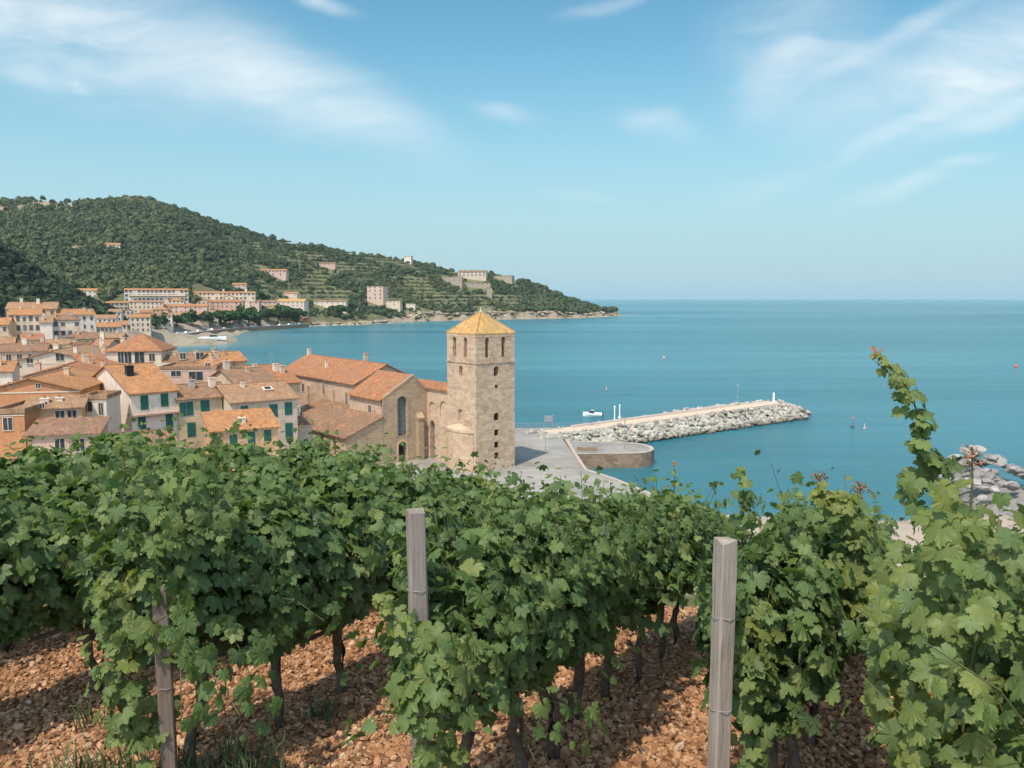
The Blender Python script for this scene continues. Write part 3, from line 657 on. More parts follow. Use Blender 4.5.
house('peach house with hipped roof behind the white seafront house', 152, 168, 309.5, h=8, th=13, d=11, wall='ochre', tile='t_orange', roof='hip', pitch=.4, grid=(4,2,2.9), **FB)
house('small cream house with gable facing the inner bay', 122, 134, 311, h=8, th=25, d=12, roof='y', wall='cream', tile='t_orange', pitch=.34, grid=(3,2,2.9), **FB)
house('little white house above the grey block with loggias', 108, 121, 312, h=7, th=19, d=10, wall='white', tile='t_tan', pitch=.3, grid=(3,2,2.9), **FB)
house('tan gabled house between the pink terrace and the rose tenement', 197, 210, 301.5, h=9, th=19, d=11, roof='y', wall='tan', tile='t_orange', pitch=.36, grid=(3,2,3), **FB)
house('cream gabled house stepping above the rose tenement', 222, 236, 297.5, h=8, th=13, d=11, roof='y', wall='cream', tile='t_orange', pitch=.36, grid=(3,2,3), **FB)
house('pale house with small hipped roof above the pink terrace', 168, 184, 300.5, h=8, th=20, d=11, wall='pale', tile='t_orange', roof='hip', pitch=.36, grid=(4,2,3), **FB)
house('yellow house with low roof beside the pale pink villa', 266, 279, 306.5, h=7, th=-8, d=10, wall='yellow', tile='t_tan', pitch=.32, grid=(3,2,3), **FB)
house('cream cottage among trees above the pale pink villa', 284, 297, 293.5, h=6, th=-8, d=10, wall='cream', tile='t_orange', pitch=.32, grid=(3,1,3), **FB)
house('pink cottage among trees above the long cream block', 232, 246, 284.5, h=6, th=9, d=10, wall='pink', tile='t_orange', pitch=.32, grid=(3,1,3), **FB)
house('small white cottage beside the pale house above the rocky shore', 347, 356, 305.5, h=6, th=-8, d=9, wall='white', tile='t_orange', pitch=.32, grid=(2,1,3), **FB)
house('tan seafront house with small windows behind the plane trees', 176, 208, 315, h=7, th=15, d=12, wall='beige', tile='t_orange', pitch=.3, grid=(6,2,3.2), **FB)
house('rose seafront house hidden by the promenade trees', 208, 236, 312.5, h=7, th=11, d=12, wall='rose', tile='t_tan', pitch=.3, grid=(6,2,3.2), **FB)
house('cream house with orange roof at the corner of the inner bay', 101, 127, 325, h=9, th=25, d=12, wall='cream', tile='t_orange', pitch=.3, grid=(5,2,3.2), **FB, y0=300)
house('little orange kiosk at the end of the promenade trees', 297, 308, 318.5, h=5, th=-8, d=8, wall='orange', tile='t_orange', pitch=.3, grid=(2,1), **FB)
house('pale house with brown roof above the rocky shore', 314, 346, 301.5, h=8, th=-6, d=10, wall='pale', tile='t_old', pitch=.28, grid=(6,2,3.2), **FB)
house('pale villa with orange roof alone on the wooded hillside', 260, 286, 270.5, h=6.5, th=3, d=14, wall='pink', tile='t_orange', pitch=.26, grid=(7,2,3.4), ww=1.7, wh=2.1)
house('small cottage with pink roof high in the hillside woods', 104, 120, 244.5, h=5.0, th=19, d=12, wall='pale', tile='t_orange', pitch=.35, grid=(4,1), ww=1.5)
house('white walled farmhouse with grey roof half hidden in the hillside woods', 72, 82, 246.5, h=4.5, th=25, d=10, wall='white', tile='t_tan', pitch=.2, grid=(3,1))
house('low pale house with orange roof at the foot of the dark knoll', 64, 97, 290.5, h=7, th=19, d=12, wall='white', tile='t_orange', pitch=.3, grid=(7,2,3.0), y0=500, **FB)
house('tall narrow pink house with flat top on the rocky shore', 367, 383, 286.5, h=21, th=-14, d=14, wall='pink', tile='t_tan', roof='flat', grid=(3,4,4.4), lgrid=(2,4,4.4), ww=1.8, wh=2.4)
house('low cream annex beside the tall narrow pink house', 381, 400, 301, h=9, th=-8, d=12, wall='cream', tile='t_tan', roof='flat', grid=(5,2,3.6), **FB)
house('small white house with flat roof above the shore rocks', 404, 415, 304, h=6, th=0, d=9, wall='white', tile='t_tan', roof='flat', grid=(3,1))
house('pink hillside cottage among the terraces', 319, 335, 263.5, h=6, th=-4, d=12, wall='rose', tile='t_old', pitch=.25, grid=(4,1), **FB)
house('white summit house peeping over the ridge trees', 404, 411, 256.5, h=10, y0=1000, th=-10, d=10, wall='white', tile='t_tan', roof='flat', grid=(2,1), **FB)
house('headland hotel with brown roof and rounded pale wing', 458, 486, 272, h=11, th=-6, d=18, wall='beige', tile='t_brown', pitch=.3, grid=(7,2,4.0), ww=2.4, wh=2.6, name='hotel', cat='hotel')
house('stone walled wing with flat roof in front of the headland hotel', 442, 462, 277, h=10, th=-4, d=14, wall='rough', tile='t_tan', roof='flat', grid=(4,2,4.0), **FB)
house('ruined stone wing with broken arches right of the headland hotel', 466, 490, 283, h=8, th=2, d=9, wall='rough', tile='t_tan', roof='flat', grid=(5,1,4.0), ww=2.2, wh=3.0)
house('long low stone terrace building on the headland brow', 493, 512, 276, h=6, th=-20, d=10, wall='rough', tile='t_old', roof='flat', grid=(4,1,4.0), **FB)
house('square stone watch tower below the headland hotel', 487, 492, 288, h=16, th=10, d=8, wall='rough', tile='t_tan', roof='flat', grid=(1,2,5), name='watch_tower', cat='tower')

# ------------------------------------------------------------------ church and bell tower
TH = R(39); NR = Vector((math.sin(TH), -math.cos(TH))); NL = Vector((-math.cos(TH), -math.sin(TH)))
def arch(w, h, n=8):                 # arch profile standing on z=0: round head
    r = w/2; pts = [(-r, 0), (r, 0)]
    return pts + [(r*math.cos(math.pi*i/n), h-r+r*math.sin(math.pi*i/n)) for i in range(n+1)]
def holes(lst):
    # each: (face, along, z, w, h, depth, arched, back material) in the local frame; faces: f = -y side at y, l = -x side at x
    b = MB()
    for face, at, along, z, w, h, dep, rnd, *bl in lst:
        pr = arch(w, h) if rnd else [(-w/2, 0), (w/2, 0), (w/2, h), (-w/2, h)]
        if face == 'f': M = Matrix.Translation((along, at, z))
        else: M = Matrix.Translation((at, along, z)) @ Matrix.Rotation(R(-90), 4, 'Z')
        n = len(pr)
        b.extr(pr, -.5, dep, [0, 0 if bl else 1] + [0]*n, M)
    return b
def surround(face, at, along, z, w, h, t, parent, m, rnd=True, name='surround', proud=.05):
    pr = arch(w, h, 8) if rnd else [(-w/2,0),(w/2,0),(w/2,h),(-w/2,h)]
    po = [(x*(1+2*t/w), (z_-h+w/2)*(1+2*t/w)+h-w/2 if rnd and z_ > h-w/2 else (z_ if z_ < h or rnd else z_+t)) for x, z_ in pr]
    b = MB(); n = len(pr); b.add([(x,-proud,q) for x,q in pr]+[(x,-proud,q) for x,q in po]+[(x,.02,q) for x,q in pr]+[(x,.02,q) for x,q in po],
        [q for i in range(1, n) for q in ((i,(i+1)%n,n+(i+1)%n,n+i),(n+i,n+(i+1)%n,3*n+(i+1)%n,3*n+i),((i+1)%n,i,2*n+i,2*n+(i+1)%n))])
    o = b.build(name, MAT[m], parent, (along, at, z) if face == 'f' else (at, along, z), 0 if face == 'f' else R(-90)); return o
S = 7.35; TC = Vector((-4.75, 121.4)); TZ0 = 1.9
ZE = P(478, 335.3, 116.2).z
def tower():
    root = thing('bell_tower', 'square tan stone bell tower with pyramid roof of ochre tiles', 'tower', (TC.x, TC.y, TZ0), TH)
    H = ZE-TZ0; a = S/2
    def zz(py): return P(478, py, 116.2).z - TZ0
    b = MB(); b.box(-a, -a, 0, a, a, H, 0)
    L = []
    for x in (-1.55, 1.5): L.append(('f', -a, x, zz(358.5), .75, zz(338)-zz(358.5), 1.5, True)); L.append(('l', -a, x*.92+.3, zz(358.5), .85, zz(338)-zz(358.5), 1.5, True))
    L.append(('f', -a, .15, zz(377.5), .95, zz(367.5)-zz(377.5), .9, True)); L.append(('l', -a, .1, zz(377.5), .8, zz(367)-zz(377.5), .9, True))
    L.append(('f', -a, .15, zz(390), .6, .5, .25, False))
    L.append(('f', -a, .15, zz(423), 1.0, zz(415)-zz(423), .35, True))
    for py, w in ((438.5, .85), (451, .85), (462, .8)): L.append(('f', -a, .15, zz(py), w, .95, .35, False))
    L.append(('l', -a, .2, zz(424), 1.1, zz(412)-zz(424), .22, True, 1))
    me = cut(b.mesh('tower_wall', [MAT['tower'], MAT['dark']]), holes(L).mesh('c', [MAT['tower'], MAT['dark']]))
    link('wall', me, root)
    for py, t in ((363.5, .22), (336.3, .3)):
        q = MB(); z = zz(py); o = .10 if t < .25 else .04
        q.box(-a-o, -a-o, z-t/2, a+o, -a-.003, z+t/2); q.box(-a-o, -a, z-t/2, -a-.003, a+o, z+t/2); q.box(a+.003, -a, z-t/2, a+o, a+o, z+t/2); q.box(-a, a+.003, z-t/2, a, a+o, z+t/2)
        q.build('string_course' if t < .25 else 'cornice', MAT['tower'], root)
    q = MB(); e = .05; zr = H+.12; ap = zz(313) - zr; n = 10
    pts = []
    q.add([(-a-e,-a-e,zr-.1),(a+e,-a-e,zr-.1),(a+e,a+e,zr-.1),(-a-e,a+e,zr-.1),(-a-e,-a-e,zr+.08),(a+e,-a-e,zr+.08),(a+e,a+e,zr+.08),(-a-e,a+e,zr+.08),(0,0,zr+.08+ap)],
          [(3,2,1,0),(0,1,5,4),(1,2,6,5),(2,3,7,6),(3,0,4,7),(4,5,8),(5,6,8),(6,7,8),(7,4,8)])
    for sx, sy in ((-1,-1),(1,-1),(1,1),(-1,1)): q.tube([(sx*(a+e), sy*(a+e), zr+.10), (0, 0, zr+.13+ap)], .11, 5)
    ro = q.build('roof', MAT['t_yellow'], root)
    f = MB(); f.lathe([(.16, 0), (.15, .2), (.06, .3), (.04, .75)], 8); f.build('finial', MAT['trim'], ro, (0, 0, zr+.05+ap))
    # small corbelled niche and buttress on the quay side
    q = MB(); q.box(a+.003, -a+.9, 0, a+.75, -a+2.3, 2.6); q.add([(a+.003,-a+.9,2.602),(a+.75,-a+.9,2.602),(a+.75,-a+2.3,2.602),(a+.003,-a+2.3,2.602),(a+.003,-a+.9,3.5),(a+.003,-a+2.3,3.5)],[(0,1,4),(2,3,5),(1,2,5,4),(0,4,5,3)])
    q.build('buttress', MAT['tower'], root)
tower()
def church():
    CF = Vector((-16.5, 125.0))
    root = thing('church', 'old stone church with long nave, gabled front and arched window', 'church', (CF.x, CF.y, 1.9), TH)
    # local frame: +x = -NL, -y = NR (towards the viewer's right); facade plane at y = 0
    Z = 1.9
    def loc(px, py, Y): q = P(px, py, Y); v = Vector((q.x, q.y)) - CF; return Vector((v.dot(-NL), v.dot(-NR), q.z-Z))
    hw = 4.3; ax = 1.2; ze = P(382, 399, 122.3).z-Z; za = P(409, 376.5, 125).z-Z
    # front block
    b = MB(); L0 = 11
    b.add([(-hw,0,0),(hw,0,0),(hw,L0,0),(-hw,L0,0),(-hw,0,ze),(hw,0,ze),(hw,L0,ze),(-hw,L0,ze),(ax,0,za),(ax,L0,za)], [(0,3,2,1),(0,1,5,8,4),(2,3,7,9,6),(1,2,6,5),(3,0,4,7),(4,8,9,7),(5,6,9,8)], 0)
    win = loc(398, 428, 124.6)
    me = cut(b.mesh('front', [MAT['church'], MAT['dark']]), holes([('f', 0, -1.0, 4.6, 1.7, 6.3, .7, True), ('f', 0, -1.0, 0.1, 1.5, 3.6, .9, True)]).mesh('c', [MAT['church'], MAT['dark']]))
    fr = link('front_wall', me, root)
    g = MB(); g.extr(arch(1.66, 6.2), .35, .40, 0)
    for k in range(1, 4): g.box(-.83+.415*k-.03, .30, .05, -.83+.415*k+.03, .345, 5.5, 1)
    for k in range(1, 6): g.box(-.8,   .31, k*.9-.02, .8, .342, k*.9+.02, 1)
    g.build('window', [MAT['blue'], MAT['metal']], root, (-1.0, 0, 4.65))
    surround('f', 0, -1.0, 4.6, 1.7, 6.3, .4, root, 'church', proud=.10); surround('f', 0, -1.0, .1, 1.5, 3.6, .3, root, 'church_pale', proud=.08)
    q = MB()
    # left side wall strip rendered pale, with a small window
    q.box(-hw-.03, .6, 0, -hw-.003, L0-.1, ze-.05); q.build('side_wall', MAT['church_pale'], root)
    o = link('window', win_mesh('pane', .9, 1.2, False), root, (-hw-.03, 4.2, ze-2.6), R(-90))
    q = MB(); gable = [(-hw-.5, ze-.40), (ax, za+.02), (hw+.3, ze-.3)]
    for (x0, z0), (x1, z1) in ((gable[0], gable[1]), (gable[1], gable[2])):
        p = [(x0, .25, z0), (x1, .25, z1), (x1, L0, z1), (x0, L0, z0)]
        q.add([(x,y,z+.006) for x,y,z in p]+[(x,y,z+.2) for x,y,z in p], [(3,2,1,0),(4,5,6,7),(0,1,5,4),(1,2,6,5),(2,3,7,6),(3,0,4,7)])
    q.build('roof', MAT['t_red'], root)
    q = MB()
    for (x0, z0), (x1, z1) in (((-hw, ze), (ax, za)), ((ax, za), (hw, ze))):
        q.add([(x0,-.06,z0-.05),(x1,-.06,z1-.05),(x1,.24,z1-.05),(x0,.24,z0-.05),(x0,-.06,z0+.32),(x1,-.06,z1+.32),(x1,.24,z1+.32),(x0,.24,z0+.32)],[(0,3,2,1),(4,5,6,7),(0,1,5,4),(2,3,7,6),(1,2,6,5),(3,0,4,7)])
    q.build('coping', MAT['church'], root)
    q = MB(); q.box(1.6, -.75, 0, 2.6, -.003, 7.0); q.add([(1.5,-.85,7.002),(2.7,-.85,7.002),(2.7,-.003,7.002),(1.5,-.003,7.002),(1.5,-.003,8.0),(2.7,-.003,8.0),(1.5,-.85,7.3),(2.7,-.85,7.3)],[(0,3,2,1),(0,1,7,6),(6,7,5,4),(0,6,4,3),(1,2,5,7)])
    q.build('buttress', MAT['church'], root)
    # long nave
    r1 = loc(386, 365, 142); zr = r1.z; zn = P(353.7, 384.3, 138).z-Z; nh = 6.3; y0 = r1.y; y1 = y0+32; xc = r1.x
    q = MB(); q.add([(xc-nh,y0,0),(xc+nh,y0,0),(xc+nh,y1,0),(xc-nh,y1,0),(xc-nh,y0,zn),(xc+nh,y0,zn),(xc+nh,y1,zn),(xc-nh,y1,zn),(xc,y0,zr),(xc,y1,zr)], [(0,1,5,8,4),(2,3,7,9,6),(1,2,6,5),(3,0,4,7)])
    q.build('nave_wall', MAT['church_pale'], root)
    q = MB(); pit = (zr-zn)/nh; M = Matrix.Translation((xc, (y0+y1)/2, 0)); 
    t = MB(); gable_roof(t, 2*nh, y1-y0, zn, pit, .4, .2, 'y'); q.add([M @ Vector(v) for v in t.v], t.f, 0)
    nr = q.build('nave_roof', MAT['t_red'], root)
    chimney(nr, xc+.3, y0+8, zr-.3, 1.9, .6, 'church_pale'); chimney(nr, xc-3.2, y0+17, zr-3.2*pit, 1.3, .5); chimney(nr, xc-.2, y1-.8, zr-.3, 1.6, .6, 'pale')
    for y, z, w, h in ((y0+3, zn-5.3, .8, 3.6), (y0+12, zn-2.9, .8, 1.9), (y0+12.4, zn-7, 1.1, 2.4), (y0+21, zn-3.2, 1.2, 1.6)): link('window', win_mesh('pane', w, h, False), root, (xc-nh, y, z), R(-90))
    q = MB()
    for y in (y0+7.5, y0+18): q.box(xc-nh-.5, y, 0, xc-nh-.003, y+.8, zn-1.6)
    q.build('pilaster', MAT['church_pale'], root)
    # lean-to annex
    A = loc(345.5, 438, 118.5); B = loc(382, 417, 122.3); x0 = A.x; x1 = -hw-.04; yA = .1; yB = 16; za_, zb = A.z, B.z
    b = MB(); b.add([(x0,yA,0),(x1,yA,0),(x1,yB,0),(x0,yB,0),(x0,yA,za_),(x1,yA,zb),(x1,yB,zb),(x0,yB,za_)], [(3,2,1,0),(0,1,5,4),(1,2,6,5),(2,3,7,6),(3,0,4,7),(4,5,6,7)], 0)
    me = cut(b.mesh('annex', [MAT['church_pale'], MAT['dark']]), holes([('l', x0, 4.0, 2.0, 1.0, 2.7, .4, True), ('l', x0, 8.4, 1.8, 1.15, 3.1, .4, True), ('l', x0, 13.4, 0.1, 1.3, 3.2, .5, True)]).mesh('c', [MAT['church_pale'], MAT['dark']]))
    link('annex_wall', me, root)
    q = MB(); q.add([(x0+.02,yA-.05,0),(x1,yA-.05,0),(x1,yA-.004,0),(x0+.02,yA-.004,0),(x0+.02,yA-.05,za_-.02),(x1,yA-.05,zb-.02),(x1,yA-.004,zb-.02),(x0+.02,yA-.004,za_-.02)],[(0,1,5,4),(2,3,7,6),(3,0,4,7),(4,5,6,7)]); q.build('annex_front', MAT['church'], root)
    q = MB(); p = [(x0-.45,yA-.3,za_-.15),(x1+.0,yA-.3,zb),(x1+.0,yB+.3,zb),(x0-.45,yB+.3,za_-.15)]
    q.add([(x,y,z+.006) for x,y,z in p]+[(x,y,z+.2) for x,y,z in p], [(3,2,1,0),(4,5,6,7),(0,1,5,4),(1,2,6,5),(2,3,7,6),(3,0,4,7)]); q.build('annex_roof', MAT['t_old'], root)
    # low roofs filling the angle between annex and nave
    q = MB(); zc = zb + 1.1; q.box(xc-nh-7.5, 16.4, 0, xc-nh-.6, 28, 5.7, 0); q.build('cloister_wall', MAT['church_pale'], root)
    q = MB(); p = [(xc-nh-8, 16.2, 5.5), (xc-nh-.5, 16.2, 7.2), (xc-nh-.5, 28.4, 7.2), (xc-nh-8, 28.4, 5.5)]
    q.add([(x,y,z+.25) for x,y,z in p]+[(x,y,z+.45) for x,y,z in p], [(3,2,1,0),(4,5,6,7),(0,1,5,4),(1,2,6,5),(2,3,7,6),(3,0,4,7)]); q.build('cloister_roof', MAT['t_old'], root)
    # wall joining the front block and the tower, facing the annex side
    tl = TC + NL*S/2 + (-NR)*S/2; v = tl - CF; tx, ty = v.dot(-NL), v.dot(-NR)     # tower's far left corner
    tr = TC + NL*S/2 + NR*S/2; v2 = tr-CF; tyf = v2.dot(-NR)
    zt = P(437, 390.5, 124.5).z-Z; xw = max(tx+.15, hw-.6)
    b = MB(); b.box(xw, ty+.02, 0, xw+6, 6, zt, 0)
    d1 = loc(431.5, 461, 124).y
    me = cut(b.mesh('link', [MAT['church_pale'], MAT['dark']]), holes([('l', xw, ty+ (0-ty)*.78, 0.2, 1.35, 6.6, .9, True), ('l', xw, ty+(0-ty)*.78, 7.6, 1.7, 2.2, .25, True, 1), ('l', xw, ty+(0-ty)*.28, 7.6, 2.0, 2.6, .18, True, 1)]).mesh('c', [MAT['church_pale'], MAT['dark']]))
    link('link_wall', me, root)
    q = MB(); p = [(xw-.3, ty+.05, zt-.05), (xw+2.2, ty+.05, zt+.75), (xw+2.2, 6, zt+.75), (xw-.3, 6, zt-.05)]
    q.add([(x,y,z+.06) for x,y,z in p]+[(x,y,z+.26) for x,y,z in p], [(3,2,1,0),(4,5,6,7),(0,1,5,4),(1,2,6,5),(2,3,7,6),(3,0,4,7)]); q.build('link_roof', MAT['t_red'], root)
    # half-octagon porch against the tower foot
    w = MB(); xs = tx-.02; yc = (ty+tyf)/2+.3; rr = 3.3
    pts = [(xs, yc+rr)] + [(xs-1.25*math.sin(math.pi*k/6), yc+rr*math.cos(math.pi*k/6)) for k in range(1, 6)] + [(xs, yc-rr)]
    hp = P(466, 431, 117).z-Z; w.prism(pts, 0, hp-.35, 0); w2 = [(xs + (x-xs)*1.07, yc+(y-yc)*1.06) for x, y in pts]; w.prism(w2, hp-.348, hp-.02, 0)
    w.build('apse_wall', MAT['church_pale'], root)
    q = MB(); n = len(w2); q.add([(x,y,hp) for x,y in w2]+[(xs,yc,hp+.8)], [(i,i+1,n) for i in range(n-1)]+[tuple(range(n))[::-1]]); q.build('apse_roof', MAT['church_pale'], root)
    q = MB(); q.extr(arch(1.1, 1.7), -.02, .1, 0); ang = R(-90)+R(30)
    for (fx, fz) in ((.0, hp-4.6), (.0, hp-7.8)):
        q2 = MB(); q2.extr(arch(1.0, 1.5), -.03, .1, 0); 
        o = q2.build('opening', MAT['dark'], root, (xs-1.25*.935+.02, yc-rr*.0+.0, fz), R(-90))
church()
# ------------------------------------------------------------------ quay, bastion, breakwater
QZ = 2.4
def g2(px, py, z=QZ): q = G(px, py, z); return (q.x, q.y)
def quay():
    m, N, L, b = mat('quay paving', .85, .2); p = geopos(N)
    n1 = noise(N, L, .12, 6, p, .65); n2 = noise(N, L, 2.5, 5, p, .7)
    br = N.new('ShaderNodeTexBrick'); L.new(mapped(N, L, p, (.42, .42, .42)), br.inputs['Vector']); br.inputs['Scale'].default_value = 1
    br.inputs['Color1'].default_value = (.34,.305,.26,1); br.inputs['Color2'].default_value = (.295,.265,.225,1); br.inputs['Mortar'].default_value = (.25,.225,.19,1); br.inputs['Mortar Size'].default_value = .012
    c = mixc(N, L, 1.0, br.outputs['Color'], ramp(N, L, n1.outputs['Fac'], [(.35, (.66,.65,.63)), (.6, (1,1,1))]), 'MULTIPLY')
    c = mixc(N, L, 1.0, c, ramp(N, L, n2.outputs['Fac'], [(.3, (.85,.84,.83)), (.6, (1,1,1))]), 'MULTIPLY'); L.new(c, b.inputs['Base Color'])
    MAT['paving'] = m
    pts = [g2(505, 428), g2(530, 427.5), g2(557, 427.5), g2(566, 432), g2(563, 440), g2(574, 454), g2(585, 470), g2(613, 479), g2(657, 497), (15, 92), (-30, 92), (-34, 112), (-22, 140), (-14, 158)]
    q = MB(); q.prism(pts, -2.5, QZ, 0, 1)
    tag(q.build('quay', [MAT['quaywall'], m]), 'pale paved quay around the foot of the bell tower', 'quay', kind='structure')
    # raised kerb along the water side
    q = MB(); e = [g2(566.5, 440), g2(575, 454), g2(585.5, 470), g2(613.5, 479), g2(656, 496.6)]
    for (ax, ay), (bx, by) in zip(e, e[1:]):
        d = Vector((bx-ax, by-ay)).normalized(); nn = Vector((-d.y, d.x))*.25
        q.prism([(ax-nn.x, ay-nn.y), (bx-nn.x, by-nn.y), (bx+nn.x, by+nn.y), (ax+nn.x, ay+nn.y)], QZ+.002, QZ+.14)
    tag(q.build('quay_kerb', MAT['grey']), 'low grey kerb wall running down the diagonal edge of the quay', 'kerb')
    # bastion with rounded end
    z = QZ+.05
    A = Vector(g2(574.5, 454, z)); Bn = Vector(g2(634, 453.5, z)); Bf = Vector(g2(620, 442.5, z)); Af = Vector(g2(564.5, 441, z))
    mid = (Bn+Bf)/2; rad = (Bn-Bf).length/2; ax = (Bn-Bf).normalized(); ex = Vector((-ax.y, ax.x)); ex = ex if ex.x > 0 else -ex
    arc = [mid + ax*rad*math.cos(math.pi*i/12) + ex*rad*.9*math.sin(math.pi*i/12) for i in range(13)]
    root = thing('stone_bastion', 'rubble stone bastion with rounded end reaching into the water from the quay', 'bastion', (A.x, A.y, 0))
    o = Vector((A.x, A.y)); pts = [A-o] + [q_-o for q_ in arc] + [Af-o]
    q = MB(); q.prism([tuple(p_) for p_ in pts], -2.5, z); q.build('wall', MAT['quaywall'], root)
    q = MB(); n = len(pts); cen = sum(pts, Vector((0,0)))/n
    inn = [p_ + (cen-p_)  .normalized()*.7 for p_ in pts]
    for i in range(n-1):
        q.prism([tuple(pts[i]), tuple(pts[i+1]), tuple(inn[i+1]), tuple(inn[i])], z+.003, z+.065)
    q.build('coping', MAT['grey'], root)
    q = MB(); q.prism([tuple(p_) for p_ in inn], z+.003, z+.05); q.build('paving', m, root)
    q = MB(); c0 = Vector(g2(577, 452, z+.05))-o
    for k in range(3): q.box(c0.x+.2, c0.y+1+k*.5, z+.05, c0.x+3.6, c0.y+1.5+k*.5, z+.05+.13*(k+1))
    tag(q.build('stone_steps', MAT['quaywall'], None, (A.x, A.y, 0)), 'dark little stone steps on the bastion beside the quay edge', 'steps')
quay()
MA = Vector(G(569, 429, 2.9).xy); MBv = Vector(G(779, 401, 3.4).xy)
def boulder_mesh(seed, m):
    r = np.random.default_rng(seed); bm = bmesh.new(); bmesh.ops.create_icosphere(bm, subdivisions=2, radius=1)
    pl = r.normal(size=(9, 3)); pl /= np.linalg.norm(pl, axis=1)[:, None]; dd = r.uniform(.55, .9, 9)
    sx = r.uniform(.75, 1.25, 3)
    for v in bm.verts:
        c = np.array(v.co)
        for p_, d_ in zip(pl, dd):
            e = c@p_-d_
            if e > 0: c = c - p_*e*.92
        v.co = c*sx*np.array([1, 1, .8])
    me = bpy.data.meshes.new('boulder'); bm.to_mesh(me); bm.free(); me.materials.append(m); return me
def rockmat(name, c, c2):
    m, N, L, b = mat(name, .92, .15); oi = N.new('ShaderNodeObjectInfo'); p = geopos(N)
    x = ramp(N, L, oi.outputs['Random'], [(0, sc(c, .72)), (.4, c), (.75, c2), (1, sc(c2, 1.15))])
    n1 = noise(N, L, 1.3, 6, p, .7); c_ = mixc(N, L, 1.0, x, ramp(N, L, n1.outputs['Fac'], [(.3, (.6,.58,.55)), (.58, (1,1,1))]), 'MULTIPLY')
    s = N.new('ShaderNodeSeparateXYZ'); L.new(p, s.inputs[0]); w = N.new('ShaderNodeMapRange'); w.inputs[1].default_value = .25; w.inputs[2].default_value = 1.2; L.new(s.outputs[2], w.inputs[0])
    c_ = mixc(N, L, w.outputs[0], (.075, .06, .04), c_)             # weed line at the water
    L.new(c_, b.inputs['Base Color']); bump(N, L, b, n1.outputs['Fac'], .12); return m
ROCK = rockmat('breakwater rock', (.32,.275,.225), (.39,.345,.295)); ROCK2 = rockmat('shore rock', (.26,.23,.20), (.32,.285,.25))
def mole():
    d = (MBv-MA); Lm = d.length; d.normalize(); nr = Vector((d.y, -d.x))      # nr: towards the near, harbour side
    root = thing('breakwater', 'long stone breakwater with a flat tan walkway running out to sea', 'breakwater', (MA.x, MA.y, 0), math.atan2(d.y, d.x))
    q = MB(); q.add([(-4,-8,-2.5),(Lm+6,-7,-2.5),(Lm+6,5,-2.5),(-4,5,-2.5),(-4,-2.6,2.2),(Lm+1,-2.6,2.7),(Lm+1,2.2,2.7),(-4,2.2,2.2)],[(3,2,1,0),(4,5,6,7),(0,1,5,4),(1,2,6,5),(2,3,7,6),(3,0,4,7)])
    q.build('core', MAT['quaywall'], root)
    q = MB(); q.add([(-5,-2.3,2.0),(Lm-2,-2.3,2.5),(Lm-2,2.1,2.5),(-5,2.1,2.0),(-5,-2.3,2.75),(Lm-2,-2.3,3.3),(Lm-2,2.1,3.3),(-5,2.1,2.75)],[(3,2,1,0),(4,5,6,7),(0,1,5,4),(1,2,6,5),(2,3,7,6),(3,0,4,7)])
    q.build('walkway', plain('walkway concrete', (.50,.38,.27), .9, .12, .8, .15, .02), root)
    q = MB(); q.add([(2,1.3,2.79),(Lm-14,1.3,3.2),(Lm-14,1.9,3.2),(2,1.9,2.79),(2,1.3,3.2),(Lm-14,1.3,3.6),(Lm-14,1.9,3.6),(2,1.9,3.2)],[(3,2,1,0),(4,5,6,7),(0,1,5,4),(1,2,6,5),(2,3,7,6),(3,0,4,7)])
    q.build('parapet', plain('parapet stone', (.47,.38,.30)), root)
    ms = [boulder_mesh(i, ROCK) for i in range(14)]; r = random.Random(5); pts = []
    def spot(t, o, z, s): 
        p_ = MA + d*t + nr*o; pts.append((p_.x, p_.y, z, s))
    # near slope, four courses, then the head, then the sea side
    for row, (o, z) in enumerate(((2.7, 2.5), (4.0, 1.8), (5.3, 1.1), (6.8, .4))):
        t = 2 + row*.9 + r.random()
        while t < Lm+2:
            spot(t + r.uniform(-.4,.4), o*(1 if t > 6 else .55+.45*t/6) + r.uniform(-.3,.3), z + r.uniform(-.2,.3) + .006*t, r.uniform(.5, .85)); t += r.uniform(1.0, 1.5)
    for k in range(46):
        a = r.uniform(-1.7, 1.7); q_ = r.uniform(1.2, 8.2); z = 2.9-q_*.34
        spot(Lm + q_*1.15*math.cos(a), q_*.92*math.sin(a)+.3, z + r.uniform(-.1,.3), r.uniform(.55, 1.0))
    t = -8
    while t < Lm+1:
        hi = 1.3 if 30 < t < Lm-8 else .35
        spot(t, -2.7+r.uniform(-.3,.3), 2.4+.006*t+hi*.5+r.uniform(-.1,.3), r.uniform(.5,.8))
        if hi > 1 or r.random() < .4: spot(t+.5, -4.2+r.uniform(-.4,.4), 2.0+hi*.7+r.uniform(-.2,.2), r.uniform(.6,.9))
        if 36 < t < Lm-4: spot(t+.3, -5.6+r.uniform(-.5,.5), 2.3+r.uniform(-.3,.2), r.uniform(.6,1.0)); spot(t+.8, -6.9+r.uniform(-.5,.5), 1.5+r.uniform(-.3,.2), r.uniform(.6,1.0))
        t += r.uniform(1.3, 1.75)
    first = True
    r.shuffle(pts); print('boulders', len(pts))
    for x, y, z, s in pts[:200]:
        o = link('boulder', ms[r.randrange(14)], None, (x, y, z)); o.scale = (s, s*r.uniform(.8,1.1), s*r.uniform(.75,1.0)); o.rotation_euler = (r.uniform(-.5,.5), r.uniform(-.5,.5), r.uniform(0, 6.28))
        tag(o, 'pale grey boulder piled against the walkway of the breakwater', 'boulder', 'boulders of the breakwater')
    nr_ = np.random.default_rng(8); V, T = [], []; bm0 = [boulder_mesh(70+i, ROCK) for i in range(3)]
